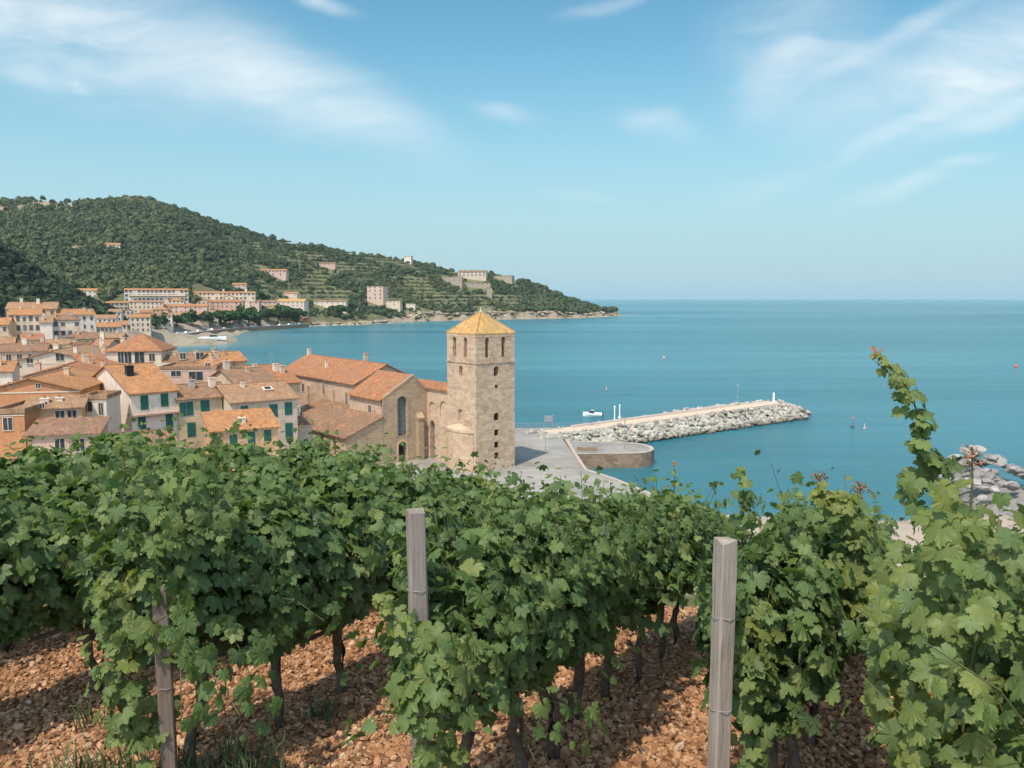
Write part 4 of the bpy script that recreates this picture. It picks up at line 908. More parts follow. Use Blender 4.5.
    for k in range(2600):
        t = nr_.uniform(-9, Lm+7); side = nr_.uniform() < .72; o = nr_.uniform(2.0, 8.0) if side else -nr_.uniform(2.2, 7.4 if 34 < t < Lm-3 else 5.0)
        if t > Lm: o = nr_.uniform(-5, 7)*(1-(t-Lm)/9)
        if t < 3 and side: o = 2.0+(o-2)*max(.25, (t+9)/12)
        z = 2.75 - (abs(o)-1.9)*.40 + nr_.uniform(-.35, .1); z = z + (.9 if (not side and 34 < t < Lm-3) else 0) - max(0, t-Lm)*.28
        me_ = bm0[k % 3]; c = np.array([v.co for v in me_.vertices])*nr_.uniform(.25, .58); a = nr_.uniform(0, 6.28); ca, sa = math.cos(a), math.sin(a)
        c = np.stack([c[:, 0]*ca-c[:, 1]*sa, c[:, 0]*sa+c[:, 1]*ca, c[:, 2]], 1); p_ = MA + d*t + nr*o; f0 = sum(len(x) for x in V)
        V.append(c + np.array([p_.x, p_.y, z])); T.append(np.array([p.vertices[:] for p in me_.polygons]) + f0)
    rub = leafmat('rubble rock', (.27,.23,.19), (.35,.305,.26), (.41,.365,.315), 0, .6, .92)
    N, L = rub.node_tree.nodes, rub.node_tree.links; b_ = N['Principled BSDF']; src = b_.inputs['Base Color'].links[0].from_socket
    s_ = N.new('ShaderNodeSeparateXYZ'); L.new(geopos(N), s_.inputs[0]); w_ = N.new('ShaderNodeMapRange'); w_.inputs[1].default_value = .2; w_.inputs[2].default_value = 1.1; L.new(s_.outputs[2], w_.inputs[0])
    L.new(mixc(N, L, w_.outputs[0], (.075, .06, .04), src), b_.inputs['Base Color'])
    tag(link('rubble', tri_mesh('rubble', np.concatenate(V), np.concatenate(T), rub, smooth=False)), 'small broken rocks filling the gaps between breakwater boulders', 'rubble', kind='stuff')
    # shore rocks on the right below the vineyard
    ms2 = [boulder_mesh(40+i, ROCK2) for i in range(8)]; pts2 = []
    tip = Vector(G(956, 466, .5).xy); base = Vector((63, 92)); dv = (base-tip); Ld = dv.length; dv.normalize(); nn = Vector((-dv.y, dv.x))
    for k in range(100):
        t = 34*r.random()**1.2; o = r.uniform(-1, 1)*(2.5+min(t, 14)*.40); hh = 5.2*(1-(abs(o)/(3+min(t,14)*.5))**1.5)*min(1, .35+t/9)
        p_ = tip + dv*t + nn*o; pts2.append((p_.x, p_.y, hh+r.uniform(-.5,.2), r.uniform(.5, 1.05)))
    for x, y, z, s in pts2:
        o = link('boulder', ms2[r.randrange(8)], None, (x, y, z)); o.scale = (s*1.2, s, s*.75); o.rotation_euler = (r.uniform(-.4,.4), r.uniform(-.4,.4), r.uniform(0, 6.28))
        tag(o, 'big rounded grey boulder in the shore spit beyond the tall vine shoot', 'boulder', 'boulders of the shore spit')
    q = MB(); prof = [tip - dv*1.5, tip + dv*6 + nn*5, tip + dv*42 + nn*10, tip + dv*42 - nn*10, tip + dv*6 - nn*5]
    q.prism([tuple(p_) for p_ in prof], -2.5, .15); c0 = tip + dv*4; c1 = tip+dv*42
    q.add([tuple(tip+dv*1)+(.15,), tuple(c0+nn*3.5)+(.15,), tuple(c1+nn*8)+(.15,), tuple(c1-nn*8)+(.15,), tuple(c0-nn*3.5)+(.15,), tuple(c0)+(2.6,), tuple(c1)+(4.2,)], [(0,1,5),(1,2,6,5),(3,4,5,6),(4,0,5),(2,3,6)])
    tag(q.build('rock_spit', ROCK2), 'grey rock spit under the big shore boulders', 'rocks', kind='structure')
    # white marker and thin poles on the breakwater
    def up(px, py, z): q_ = G(px, py, z); return (q_.x, q_.y, z)
    q = MB(); q.lathe([(.42,0),(.42,.15),(.26,.25),(.2,1.7),(.3,1.75),(.3,1.9),(.12,2.0),(.10,2.35)], 12)
    tag(q.build('harbour_marker', MAT['whitepaint'], None, up(773.5, 402, 3.25)), 'small white navigation marker at the far end of the breakwater', 'marker')
    q = MB(); q.tube([(0,0,0),(0,0,3.4)], .08, 6); q.box(-.3,-.05,2.9,.3,.05,3.35); q.lathe([(.25,0),(.2,.2)], 8)
    tag(q.build('signal_post', MAT['metal'], None, up(737.5, 398, 3.0)), 'thin grey post on the seaward rocks of the breakwater', 'post')
    for lab, px, py, z, h in (('slim white mast pole nearer the bastion on the walkway edge', 614.5, 421, 3.0, 2.8), ('slim white mast pole with small head farther along the walkway edge', 619.5, 420.5, 3.0, 3.0)):
        q = MB(); q.tube([(0,0,0),(0,0,h)], .10, 6); q.box(-.18,-.18,0,.18,.18,.3); q.lathe([(.12,h),(.2,h+.1),(.06,h+.35)], 8)
        tag(q.build('mast_pole', MAT['whitepaint'], None, up(px, py, z)), lab, 'pole')
    q = MB(); h = 5.2; q.tube([(0,0,0),(0,0,h)], .07, 6); q.tube([(0,0,h),(-.25,0,h+.3),(-.8,0,h+.35)], .05, 6); q.lathe([(.2,0),(.14,.5)], 8)
    rt = thing('street_lamp', 'thin grey lamp post standing on the rounded bastion', 'lamp post', up(624.5, 449.5, QZ+.1)); q.build('post', MAT['metal'], rt)
    q = MB(); q.box(-1.2,-.12,h+.28,-.7,.12,h+.42); q.build('lamp_head', MAT['whitepaint'], rt)
    rt = thing('street_lamp', 'thin grey lamp post alone on the open quay', 'lamp post', up(545.5, 451, QZ)); q = MB(); q.tube([(0,0,0),(0,0,2.9)], .035, 6); q.lathe([(.16,0),(.1,.4)], 8); q.build('post', MAT['metal'], rt)
    q = MB(); q.lathe([(.08,2.9),(.16,3.0),(.14,3.25),(.03,3.3)], 8); q.build('lamp_head', MAT['metal'], rt)
    rt = thing('notice_board', 'pale grey notice board on two posts at the seaward edge of the quay', 'notice board', up(548.5, 426.5, QZ))
    q = MB(); q.box(-.75,-.05,1.0,.75,.05,2.2); q.build('panel', MAT['metal'], rt)
    for s in (-1, 1): q = MB(); q.tube([(s*.82,0,0),(s*.82,0,2.4)], .07, 6); q.build('post', MAT['metal'], rt)
    q = MB(); 
    for k in range(13): q.tube([(k*1.4,0,0),(k*1.4,0,.95)], .04, 5)
    q.tube([(0,0,.95),(16.8,0,.95)], .035, 5); q.tube([(0,0,.5),(16.8,0,.5)], .03, 5)
    tag(q.build('railing', MAT['metal'], None, (.6, 157.2, QZ), R(2)), 'grey railing along the seaward edge of the quay', 'railing')
mole()

def shore_rocks():
    r = np.random.default_rng(17); ms = [boulder_mesh(90+i, ROCK2) for i in range(4)]; V, T, f0 = [], [], 0
    n = 26000; px = r.uniform(296, 640, n); Y = r.uniform(780, 1320, n); X = (px-512)/F*Y; Z, SD = terrain(X, Y); k = (SD > -3.5) & (SD < 7+5*noise2(X, Y, 30, 19)); X, Y, Z = X[k], Y[k], Z[k]
    for i in range(min(len(X), 2200)):
        m_ = ms[i % 4]; c = np.array([v.co for v in m_.vertices])*r.uniform(.7, 2.4)*np.array([1.3, 1, .8]); a = r.uniform(0, 6.28); ca, sa = math.cos(a), math.sin(a)
        V.append(np.stack([c[:, 0]*ca-c[:, 1]*sa+X[i], c[:, 0]*sa+c[:, 1]*ca+Y[i], c[:, 2]+max(Z[i], -.2)], 1)); T.append(np.array([q.vertices[:] for q in m_.polygons])+f0); f0 += len(c)
    print('shore rocks', len(V))
    mt = leafmat('shore rubble', (.20,.15,.105), (.30,.23,.165), (.38,.30,.22), 0, .05, .92)
    tag(link('shore_rocks', tri_mesh('shore_rocks', np.concatenate(V), np.concatenate(T), mt, smooth=False)), 'rough tan rocks fringing the far shore of the bay', 'rocks', kind='stuff')
shore_rocks()
# ------------------------------------------------------------------ boats, buoys, cars
def boat(label, loc, rot, Ln, bm_, h, cabin=True, motor=True):
    root = thing('motorboat', label, 'boat', loc, rot)
    secs = []; n = 9
    for i in range(11):
        t = i/10; x = (t-.5)*Ln; wdt = bm_/2*(1-.02-(max(0, t-.35)/.65)**2.4*.98); zk = -.25*h+ .55*h*max(0, t-.6)**1.5*1.5; zt = h*(.85+.3*t*t)
        secs.append([(x, -wdt, zt), (x, -wdt*.92, zt*.45), (x, -wdt*.55, zk*.5), (x, 0, zk), (x, wdt*.55, zk*.5), (x, wdt*.92, zt*.45), (x, wdt, zt), (x, wdt*.8, zt-.12*h), (x, -wdt*.8, zt-.12*h)])
    b = MB(); b.add([v for s in secs for v in s], [(i*n+k, i*n+(k+1) % n, (i+1)*n+(k+1) % n, (i+1)*n+k) for i in range(10) for k in range(n)] + [tuple(range(n)), tuple(range(10*n, 11*n))[::-1]])
    b.build('hull', MAT['whitepaint'], root)
    if cabin:
        q = MB(); q.add([(-.1*Ln,-bm_*.28,h*.8),(.2*Ln,-bm_*.22,h*.9),(.2*Ln,bm_*.22,h*.9),(-.1*Ln,bm_*.28,h*.8),(-.07*Ln,-bm_*.25,h*1.7),(.1*Ln,-bm_*.2,h*1.65),(.1*Ln,bm_*.2,h*1.65),(-.07*Ln,bm_*.25,h*1.7)],[(3,2,1,0),(4,5,6,7),(0,1,5,4),(1,2,6,5),(2,3,7,6),(3,0,4,7)],[0,0,1,1,1,0])
        q.build('cabin', [MAT['whitepaint'], MAT['glass']], root)
    if motor:
        q = MB(); q.box(-.56*Ln,-.2,h*.3,-.505*Ln,.2,h*1.25); q.box(-.55*Ln,-.08,-.3,-.515*Ln,.08,h*.3); q.build('motor', MAT['rubber'], root)
    return root
q_ = G(592.5, 416.5, 0); boat('small white motorboat moored on the sea side of the quay', (q_.x, q_.y, .1), R(170), 4.6, 1.9, .85)
q_ = G(213, 342.5, .8); boat('large white boat lying in the shallow inner bay', (q_.x, q_.y, max(.2, tz(q_.x, q_.y)+.35)), R(-4), 17, 4.4, 1.9, True, False)
def buoy(label, px, py, m, s, kind=0):
    p_ = G(px, py, 0); root = thing('buoy', label, 'buoy', (p_.x, p_.y, 0)); b = MB()
    if kind == 0: b.lathe([(.15*s,-.3*s),(.6*s,0),(.72*s,.3*s),(.5*s,.7*s),(.15*s,.95*s)], 12)
    else: b.lathe([(.5*s,-.2*s),(.6*s,.2*s),(.45*s,.5*s),(.22*s,.6*s),(.14*s,1.7*s)], 12)
    b.build('float', MAT[m], root); q = MB(); q.lathe([(.06*s,.9*s),(.05*s,1.5*s),(.15*s,1.55*s),(.15*s,1.7*s)] if kind == 0 else [(.2*s,1.7*s),(.26*s,1.8*s),(.2*s,2.1*s),(.03*s,2.2*s)], 8); q.build('top_mark', MAT['rubber' if kind == 0 else m], root)
buoy('small orange red buoy floating far out beyond the tall vine shoot', 1016, 367, 'redpaint', 1.1)
buoy('faded pink buoy floating on open water above the breakwater', 664, 358, 'pinkpaint', .9)
buoy('tiny pinkish buoy near the white motorboat', 606.5, 389.5, 'pinkpaint', .5, 1)
buoy('slim red topped buoy off the breakwater head', 853, 419, 'redpaint', .4, 1)
buoy('stout dark buoy below the slim red topped one', 852.5, 427, 'blue', .6, 0)
buoy('pale pink buoy right of the slim red topped one', 864.5, 428.5, 'pinkpaint', .5, 1)
buoy('small dim pink buoy close to the shore beach', 872, 514, 'pinkpaint', .35, 0)
def car_proto(c, i):
    root = thing('parked_car', '', 'car', (0,0,0), 0, 'cars parked along the bay promenade'); m = plain('car paint %d' % i, c, .35, .03, 1, .5)
    b = MB(); pr = [(-2.1,.3),(2.1,.3),(2.15,.75),(1.2,.9),(.6,1.42),(-1.0,1.45),(-1.75,.98),(-2.15,.9)]; b.extr(pr, -.85, .85); b.build('body', m, root)
    b = MB(); b.extr([(1.08,.93),(.58,1.36),(-.95,1.38),(-1.6,1.0)], -.86, .86); b.build('window', MAT['glass'], root)
    for x in (-1.3, 1.35):
        for y in (-.8, .8):
            b = MB(); b.lathe([(.33,-.1),(.33,.1)], 10, 0, Matrix.Rotation(R(90), 4, 'X')); b.build('wheel', MAT['rubber'], root, (x, y, .33))
    return root
# ------------------------------------------------------------------ promenade, sea wall, trees
def promenade():
    pix = [(150,337),(168,337.5),(200,333),(225,330),(250,328),(280,326.5),(309,324.5)]
    pts = []
    for px, py in pix:
        q = G(px, py, 2.6); pts.append(Vector((q.x, q.y)))
    root = thing('sea_wall', 'dark stone sea wall curving round the inner bay', 'wall', (pts[0].x, pts[0].y, 0)); o = pts[0]
    b = MB(); t = MB(); k = MB()
    for a, c in zip(pts, pts[1:]):
        d = (c-a).normalized(); n = Vector((-d.y, d.x)); n = n if n.x < 0 or n.y > 0 else -n
        q = [a, c, c+n*1.2, a+n*1.2]; b.prism([tuple(v-o) for v in q], -1, 3.3)
        q = [a+n*1.21, c+n*1.21, c+n*14, a+n*14]; t.prism([tuple(v) for v in q], 0, 3.2)
        q = [a-n*.08, c-n*.08, c+n*1.3, a+n*1.3]; k.prism([tuple(v-o) for v in q], 3.303, 3.6)
    b.build('wall', MAT['quaywall'], root); k.build('coping', MAT['grey'], root)
    tag(t.build('promenade', MAT['paving']), 'pale promenade road behind the curved sea wall', 'road', kind='structure')
    protos = [car_proto(c, i) for i, c in enumerate([(.75,.75,.73), (.08,.09,.10), (.42,.43,.45), (.30,.05,.04), (.10,.16,.26)])]
    names = ['white', 'black', 'silver', 'dark red', 'blue']; r = random.Random(3); first = {}
    n = 0
    for i, (a, c) in enumerate(zip(pts, pts[1:])):
        d = c-a; L = d.length; d.normalize(); nn = Vector((-d.y, d.x)); nn = nn if nn.x < 0 or nn.y > 0 else -nn; t_ = 6
        while t_ < L-4 and n < 26:
            ci = r.choice((0, 0, 1, 2, 2, 3, 4)); o_ = copy_tree(protos[ci]) if ci in first else protos[ci]; first[ci] = 1
            p_ = a + d*t_ + nn*3.2; o_.location = (p_.x, p_.y, 3.22); o_.rotation_euler = (0, 0, math.atan2(d.y, d.x)+R(90)*0); o_['label'] = 'tiny %s car parked behind the sea wall of the inner bay' % names[ci]
            t_ += r.choice((6, 6, 7, 12, 18)); n += 1
    for ci, p in enumerate(protos):
        if ci not in first:
            for ch in list(p.children): bpy.data.objects.remove(ch)
            bpy.data.objects.remove(p)
promenade()

BARK = plain('bark', (.10,.075,.055), .95, .35, 9, .1, .02)
FOREST = leafmat('hill foliage', (.062,.078,.034), (.086,.104,.044), (.112,.124,.056), .24, .012)
DARKF = leafmat('knoll foliage', (.024,.034,.019), (.034,.046,.023), (.048,.060,.030), .1, .02)
PLANE = leafmat('plane tree foliage', (.030,.058,.020), (.045,.082,.028), (.065,.105,.036), .2, .05)
def crown_mesh(name, seed, m, nleaf=520, ls=1.0):
    r = np.random.default_rng(seed); K = 9
    cen = r.normal(size=(K, 3))*np.array([.5, .5, .3]); cen[:, 2] += .1; rad = r.uniform(.38, .6, K)
    k = r.integers(0, K, nleaf); d = r.normal(size=(nleaf, 3)); d /= np.linalg.norm(d, axis=1)[:, None]
    p = cen[k] + d*rad[k][:, None]*r.uniform(.7, 1.05, (nleaf, 1))
    return cards(name, p, d, r, ls*.22, m)
def cards(name, p, nrm, r, size, m, jit=.7):
    n = len(p); nn = nrm + r.normal(size=(n, 3))*jit; nn /= np.linalg.norm(nn, axis=1)[:, None]
    a = np.cross(nn, r.normal(size=(n, 3))); a /= np.linalg.norm(a, axis=1)[:, None] + 1e-9; b = np.cross(nn, a)
    s = (size*r.uniform(.6, 1.3, n))[:, None] if np.isscalar(size) else (size*r.uniform(.6, 1.3, n))[:, None]
    V = np.stack([p - a*s, p + b*s*.8 + nn*s*.25, p + a*s, p - b*s*.8 - nn*s*.1], 1).reshape(-1, 3)
    i = np.arange(n)[:, None]*4; T = np.concatenate([i+[0, 1, 2], i+[0, 2, 3]])
    return tri_mesh(name, V, T, m, smooth=False)
CR = [crown_mesh('crown', 50+i, PLANE) for i in range(4)]
def tree(label, cat, p, w, h, m_i, name='plane_tree', group=None, trunk=.35):
    root = thing(name, label, cat, p, random.uniform(0, 6), group)
    b = MB(); b.tube([(0,0,-2.5),(.05*h,0,h*trunk),(.02*h,.03*h,h*.7)], [w*.05, w*.04, w*.02], 6)
    for a in range(4): b.tube([(.04*h,0,h*trunk),(w*.25*math.cos(a*1.6),w*.25*math.sin(a*1.6),h*.62)], [w*.028, w*.012], 5)
    b.build('trunk', BARK, root); o = link('crown', CR[m_i % 4], root, (0, 0, h*.58)); o.scale = (w*.52, w*.52, h*.46)
for i, px in enumerate([158, 172, 188, 203, 217, 226, 236, 246, 256, 266, 275, 284, 293]):
    p_ = ground_hit(px, 328.5 - (px-158)*.03, 480, 900); p_ = Vector((p_.x, p_.y + 9, 3.0)); big = px > 205
    tree('round green plane tree in the row along the inner bay promenade', 'tree', (p_.x, p_.y, tz(p_.x, p_.y)), 13.5 if big else 12, 13.5 if big else 10.5, i, group='plane trees along the promenade')
for lab, px, py, w, h in (('bushy dark tree before the white seafront house', 157, 329, 11, 10), ('round tree beside the pale house above the rocky shore', 352, 312, 13, 13), ('wide dark tree left of the tall narrow pink house', 340, 316, 16, 13), ('small tree beside the low cream annex', 403, 309, 9, 9),
       ('dark tree between the tenement and the grey house', 104, 330, 12, 11), ('tree at the corner of the long cream block', 262, 304, 13, 11)):
    p_ = ground_hit(px, py, 300, 1200); tree(lab, 'tree', tuple(p_), w, h, int(px), 'broadleaf_tree')

def forest():
    r = np.random.default_rng(11); out = []
    def cand(n, pxa, pxb, ya, yb):
        px = r.uniform(pxa, pxb, n); Y = np.sqrt(r.uniform(ya**2, yb**2, n)); X = (px-512)/F*Y
        return X, Y, px
    houses = [(o.location.x, o.location.y, max(max(abs(v[0]) for v in c.bound_box) for c in o.children if c.name.startswith('wall'))+3) for o in bpy.data.objects if o.type == 'EMPTY' and o.get('category') in ('house', 'hotel', 'tower') and o.location.y > 250]
    X, Y, px = cand(52000, -60, 620, 560, 1420)
    Z, SD = terrain(X, Y); ok = (SD > 6 + 5*noise2(X, Y, 40, 6)) & (Z > 4.5)
    town = (px > 92) & (px < 312) & (Z < 24+ 8*noise2(X, Y, 60, 12)) & (Y < 800)
    ok &= ~town & ~((px <= 92) & (Y < 590))
    band = np.sin(Z/5.0*6.283 + noise2(X, Y, 160, 5)*1.2)
    dens = .62 + .55*noise2(X, Y, 90, 21)
    terr = (px > 255) & (px < 520)
    keep = np.where(terr, np.where(band > -.3, .03, .16) + .9*np.clip(noise2(X, Y, 110, 22)*3+.1, 0, 1), dens*1.2)
    bare = (px < 82) & (noise2(X, Y, 60, 8) + (Z-128)/30 > .42); keep = np.where(bare, .06, keep)
    ok &= r.uniform(0, 1, len(X)) < keep
    for hx, hy, hr in houses:
        ok &= ~((np.abs(X-hx*(Y/hy)) < hr) & (Y < hy+hr) & (Y > hy-hr-5))
    X, Y, Z, px = X[ok], Y[ok], Z[ok], px[ok]
    sz = np.clip(r.lognormal(.98, .33, len(X)), 1.2, 5.2)*(1+.25*noise2(X, Y, 75, 33))*np.where((px > 255) & (px < 520), .78, 1.0)*np.where(px > 520, 1.1, 1)
    # garden trees in front of the hill houses
    ex = [(hx + r.uniform(-hr, hr), hy - hr*r.uniform(.75, 1.5) - 2) for hx, hy, hr in houses if hy > 780 for _ in range(int(hr*.55))]
    ex = np.array(ex); ez, es = terrain(ex[:, 0], ex[:, 1]); k = (es > 9) & (ez > 5)
    X = np.concatenate([X, ex[k, 0]]); Y = np.concatenate([Y, ex[k, 1]]); Z = np.concatenate([Z, ez[k]]); sz = np.concatenate([sz, r.uniform(1.6, 3.0, k.sum())])
    sel = np.argsort(Y)
    return np.stack([X, Y, Z], 1)[sel], sz[sel], houses
def blobs(name, pos, sz, m, r, nl=16, flat=1.0, fs=1.0):
    # each tree: clump of leafy facets spread over an uneven dome; one far wood, nobody could count it
    n = len(pos); d = r.normal(size=(n, nl, 3)); d[..., 2] = np.abs(d[..., 2])*1.0 - .25; d /= np.linalg.norm(d, axis=2)[..., None]
    rad = r.uniform(.72, 1.12, (n, nl, 1))
    p = d*rad*np.array([1, 1, .95*flat])*sz[:, None, None]
    p[..., 2] += sz[:, None]*.75*flat
    p += pos[:, None]
    nn = d + r.normal(size=d.shape)*.08; nn /= np.linalg.norm(nn, axis=2)[..., None]
    a = np.cross(nn, r.normal(size=d.shape)); a /= np.linalg.norm(a, axis=2)[..., None]+1e-9; b = np.cross(nn, a)
    s = sz[:, None, None]*r.uniform(.42, .78, (n, nl, 1))*fs
    # facets of one tree share its centre so that a tree is one island with one tone
    c = np.repeat((pos + np.array([0, 0, 1])*sz[:, None]*.6)[:, None], 1, 1)
    V = np.concatenate([c, (p - a*s).reshape(n, nl, 3), (p + a*s*.5 + b*s*.87).reshape(n, nl, 3), (p + a*s*.5 - b*s*.87).reshape(n, nl, 3)], 1)
    st = 1+3*nl; base = (np.arange(n)*st)[:, None]; k = np.arange(nl)[None]
    i1, i2, i3 = base+1+k, base+1+nl+k, base+1+2*nl+k; c0 = np.broadcast_to(base, i1.shape)
    T = np.concatenate([np.stack([i1, i2, i3], -1).reshape(-1, 3), np.stack([c0, i1, i2], -1).reshape(-1, 3)])
    return tri_mesh(name, V.reshape(-1, 3), T, m, smooth=False)
def terraces():
    r = np.random.default_rng(14); n = 60000; px = r.uniform(250, 560, n); Y = np.sqrt(r.uniform(800**2, 1280**2, n)); X = (px-512)/F*Y; Z, SD = terrain(X, Y)
    ph = np.mod(Z/5.0 + noise2(X, Y, 160, 5)*.19, 1); ok = (ph > .62) & (ph < .86) & (SD > 18) & (Z > 12); X, Y, Z = X[ok], Y[ok], Z[ok]
    for hx, hy, hr in HS:
        k = ~((np.abs(X-hx*(Y/hy)) < hr) & (Y < hy+hr) & (Y > hy-hr-16)); X, Y, Z = X[k], Y[k], Z[k]
    return np.stack([X, Y, Z], 1), r.uniform(.8, 1.5, len(X)), r
pos, szs, HS = forest(); rf = np.random.default_rng(12)
print('forest trees', len(pos))
tag(link('hillside_forest', blobs('hillside_forest', pos, szs, FOREST, rf, 30, 1.0, .72)), 'dense green wood covering the hill and headland across the bay', 'forest', kind='stuff')
tp, ts_, tr_ = terraces(); print('terrace shrubs', len(tp))
tag(link('terrace_hedges', blobs('terrace_hedges', tp, ts_, FOREST, tr_, 6)), 'lines of low green hedges along the terraces of the far hillside', 'hedges', kind='stuff')
def knoll():
    r = np.random.default_rng(31); n = 5200
    X = r.uniform(-520, -215, n); Y = r.uniform(300, 560, n); Z, SD = terrain(X, Y)
    kn = 78*np.exp(-.5*(((X+335)/60)**2 + ((Y-425)/75)**2)); px = 512+F*X/Y
    low = (px > 55) & (px < 112) & (Y > 340) & (Y < 560)
    ok = ((kn > 13) & (Z < kn+1)) | (low & (r.uniform(0, 1, n) < .45) & (noise2(X, Y, 50, 4) > -.1))
    for hx, hy, hr in HS: ok &= ~((np.abs(X-hx*(Y/hy)) < hr) & (Y < hy+hr) & (Y > hy-hr-9))
    X, Y, Z = X[ok], Y[ok], Z[ok]; s = r.uniform(2.0, 3.8, len(X))
    tag(link('knoll_wood', blobs('knoll_wood', np.stack([X, Y, Z], 1), s, DARKF, r, 26)), 'dark evergreen wood on the knoll behind the old town', 'forest', kind='stuff')
knoll()

def haze():
    b = MB(); b.box(-61000, -61000, -4.2, 61000, 61000, 260)
    m = bpy.data.materials.new('haze'); m.use_nodes = True; N = m.node_tree.nodes; L = m.node_tree.links
    for n in list(N):
        if n.type == 'BSDF_PRINCIPLED': N.remove(n)
    v = N.new('ShaderNodeVolumePrincipled'); v.inputs['Density'].default_value = HAZE; v.inputs['Color'].default_value = (.72, .95, 1.0, 1); v.inputs['Anisotropy'].default_value = .2
    out = [n for n in N if n.type == 'OUTPUT_MATERIAL'][0]; L.new(v.outputs[0], out.inputs['Volume'])
    tag(b.build('haze', m), 'thin pale sea air over the bay', 'haze', kind='stuff')
HAZE = 5e-5
haze()
# ------------------------------------------------------------------ the vineyard
def vineleaf_mat():
    m, N, L, b = mat('vine leaf', .52, .28); g = N.new('ShaderNodeNewGeometry')
    a = N.new('ShaderNodeAttribute'); a.attribute_name = 'young'; v = N.new('ShaderNodeAttribute'); v.attribute_name = 'vein'
    x = ramp(N, L, g.outputs['Random Per Island'], [(0, (.076,.122,.040)), (.45, (.112,.175,.054)), (.85, (.148,.21,.064)), (1, (.20,.23,.072))])
    x = mixc(N, L, a.outputs['Fac'], x, (.22, .235, .055))
    n1 = noise(N, L, 22, 3, g.outputs['Position']); x = mixc(N, L, 1.0, x, ramp(N, L, n1.outputs['Fac'], [(.3, (.78,.8,.78)), (.7, (1.12,1.08,1.0))]), 'MULTIPLY')
    vr = ramp(N, L, v.outputs['Fac'], [(.84, (0,0,0)), (.99, (.30,.30,.30))]); x = mixc(N, L, vr, x, (.15,.20,.075))
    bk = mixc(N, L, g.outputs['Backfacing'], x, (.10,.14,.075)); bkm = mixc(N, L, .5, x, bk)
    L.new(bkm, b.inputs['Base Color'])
    t = N.new('ShaderNodeBsdfTranslucent'); tcx = mixc(N, L, 1.0, x, (1.15, 1.3, .6), 'MULTIPLY'); L.new(tcx, t.inputs[0])
    mx = N.new('ShaderNodeMixShader'); mx.inputs[0].default_value = .42; L.new(b.outputs[0], mx.inputs[1]); L.new(t.outputs[0], mx.inputs[2])
    out = [n for n in N if n.type == 'OUTPUT_MATERIAL'][0]; L.new(mx.outputs[0], out.inputs[0]); return m
VLEAF = vineleaf_mat()
REDTIP = leafmat('reddish shoot tip', (.22,.07,.035), (.30,.11,.05), (.34,.16,.07), .25, 8)
CANE = plain('green brown cane', (.085,.085,.035), .8, .3, 20); TRUNK = plain('vine bark', (.105,.078,.056), .95, .45, 30, .1, .01)
half = [(0,.69,1),(.05,.61,.6),(.115,.585,.4),(.135,.50,.3),(.20,.485,.3),(.195,.42,.2),(.20,.375,0),(.265,.395,.2),(.32,.44,.4),(.385,.405,.5),(.46,.43,.6),(.50,.375,1),(.475,.31,.5),(.525,.25,.4),(.47,.20,.3),(.47,.14,.2),(.41,.095,0),
        (.47,.065,.3),(.53,.03,.5),(.505,-.04,.6),(.54,-.11,1),(.45,-.14,.5),(.42,-.215,.4),(.33,-.20,.4),(.28,-.275,.4),(.20,-.24,.3),(.13,-.26,.3),(.06,-.17,.15),(.03,-.03,.3)]
def leaf_template(lod):
    h = half if lod == 0 else [half[i] for i in (0, 2, 4, 6, 9, 11, 14, 16, 18, 20, 24, 27)] if lod == 1 else [half[i] for i in (0, 4, 6, 11, 16, 20, 25)]
    pts = [(x, y, q) for x, y, q in h] + [(-x, y, q) for x, y, q in h[:0:-1]]
    o = [(0, .04, 1.0)] + pts
    V = np.zeros((len(o), 3)); vein = np.zeros(len(o))
    for i, (x, y, q) in enumerate(o):
        rr = math.hypot(x, y); V[i] = (x, y,   .026*q*min(1, rr*2) - .20*rr*rr*1.6 - .10*abs(x)); vein[i] = .55 + .45*q if i else 1
    n = len(pts); T = np.array([(0, 1+(i+1) % n, 1+i) for i in range(n)])
    return V, T, vein
LEAF = [leaf_template(k) for k in (0, 1, 2)]
def leaves_mesh(name, p, nrm, tip, size, young, lod, r, extra=None):
    V, T, vein = LEAF[lod]; n = len(p)
    nrm = nrm/np.linalg.norm(nrm, axis=1)[:, None]
    y = tip - nrm*np.sum(tip*nrm, 1)[:, None]; y /= np.linalg.norm(y, axis=1)[:, None]+1e-9
    x = np.cross(y, nrm); B = np.stack([x, y, nrm], 1)         # rows
    loc = V[None]*np.ones((n, 1, 1)); curl = r.uniform(.4, 2.2, (n, 1)); loc[..., 2] = V[None, :, 2]*curl + r.normal(0, .032, (n, len(V))) + r.normal(0, .16, (n, 1))*V[None, :, 0]*np.abs(V[None, :, 1]) + r.normal(0, .22, (n, 1))*V[None, :, 1]**2
    loc[..., 0] *= r.uniform(.88, 1.1, (n, 1)); 
    W = np.einsum('nvk,nkj->nvj', loc*size[:, None, None], B) + p[:, None]
    base = (np.arange(n)*len(V))[:, None, None]
    me = tri_mesh(name, W.reshape(-1, 3), (T[None]+base).reshape(-1, 3), VLEAF, {'young': np.repeat(young, len(V)), 'vein': np.tile(vein, n)})
    return me
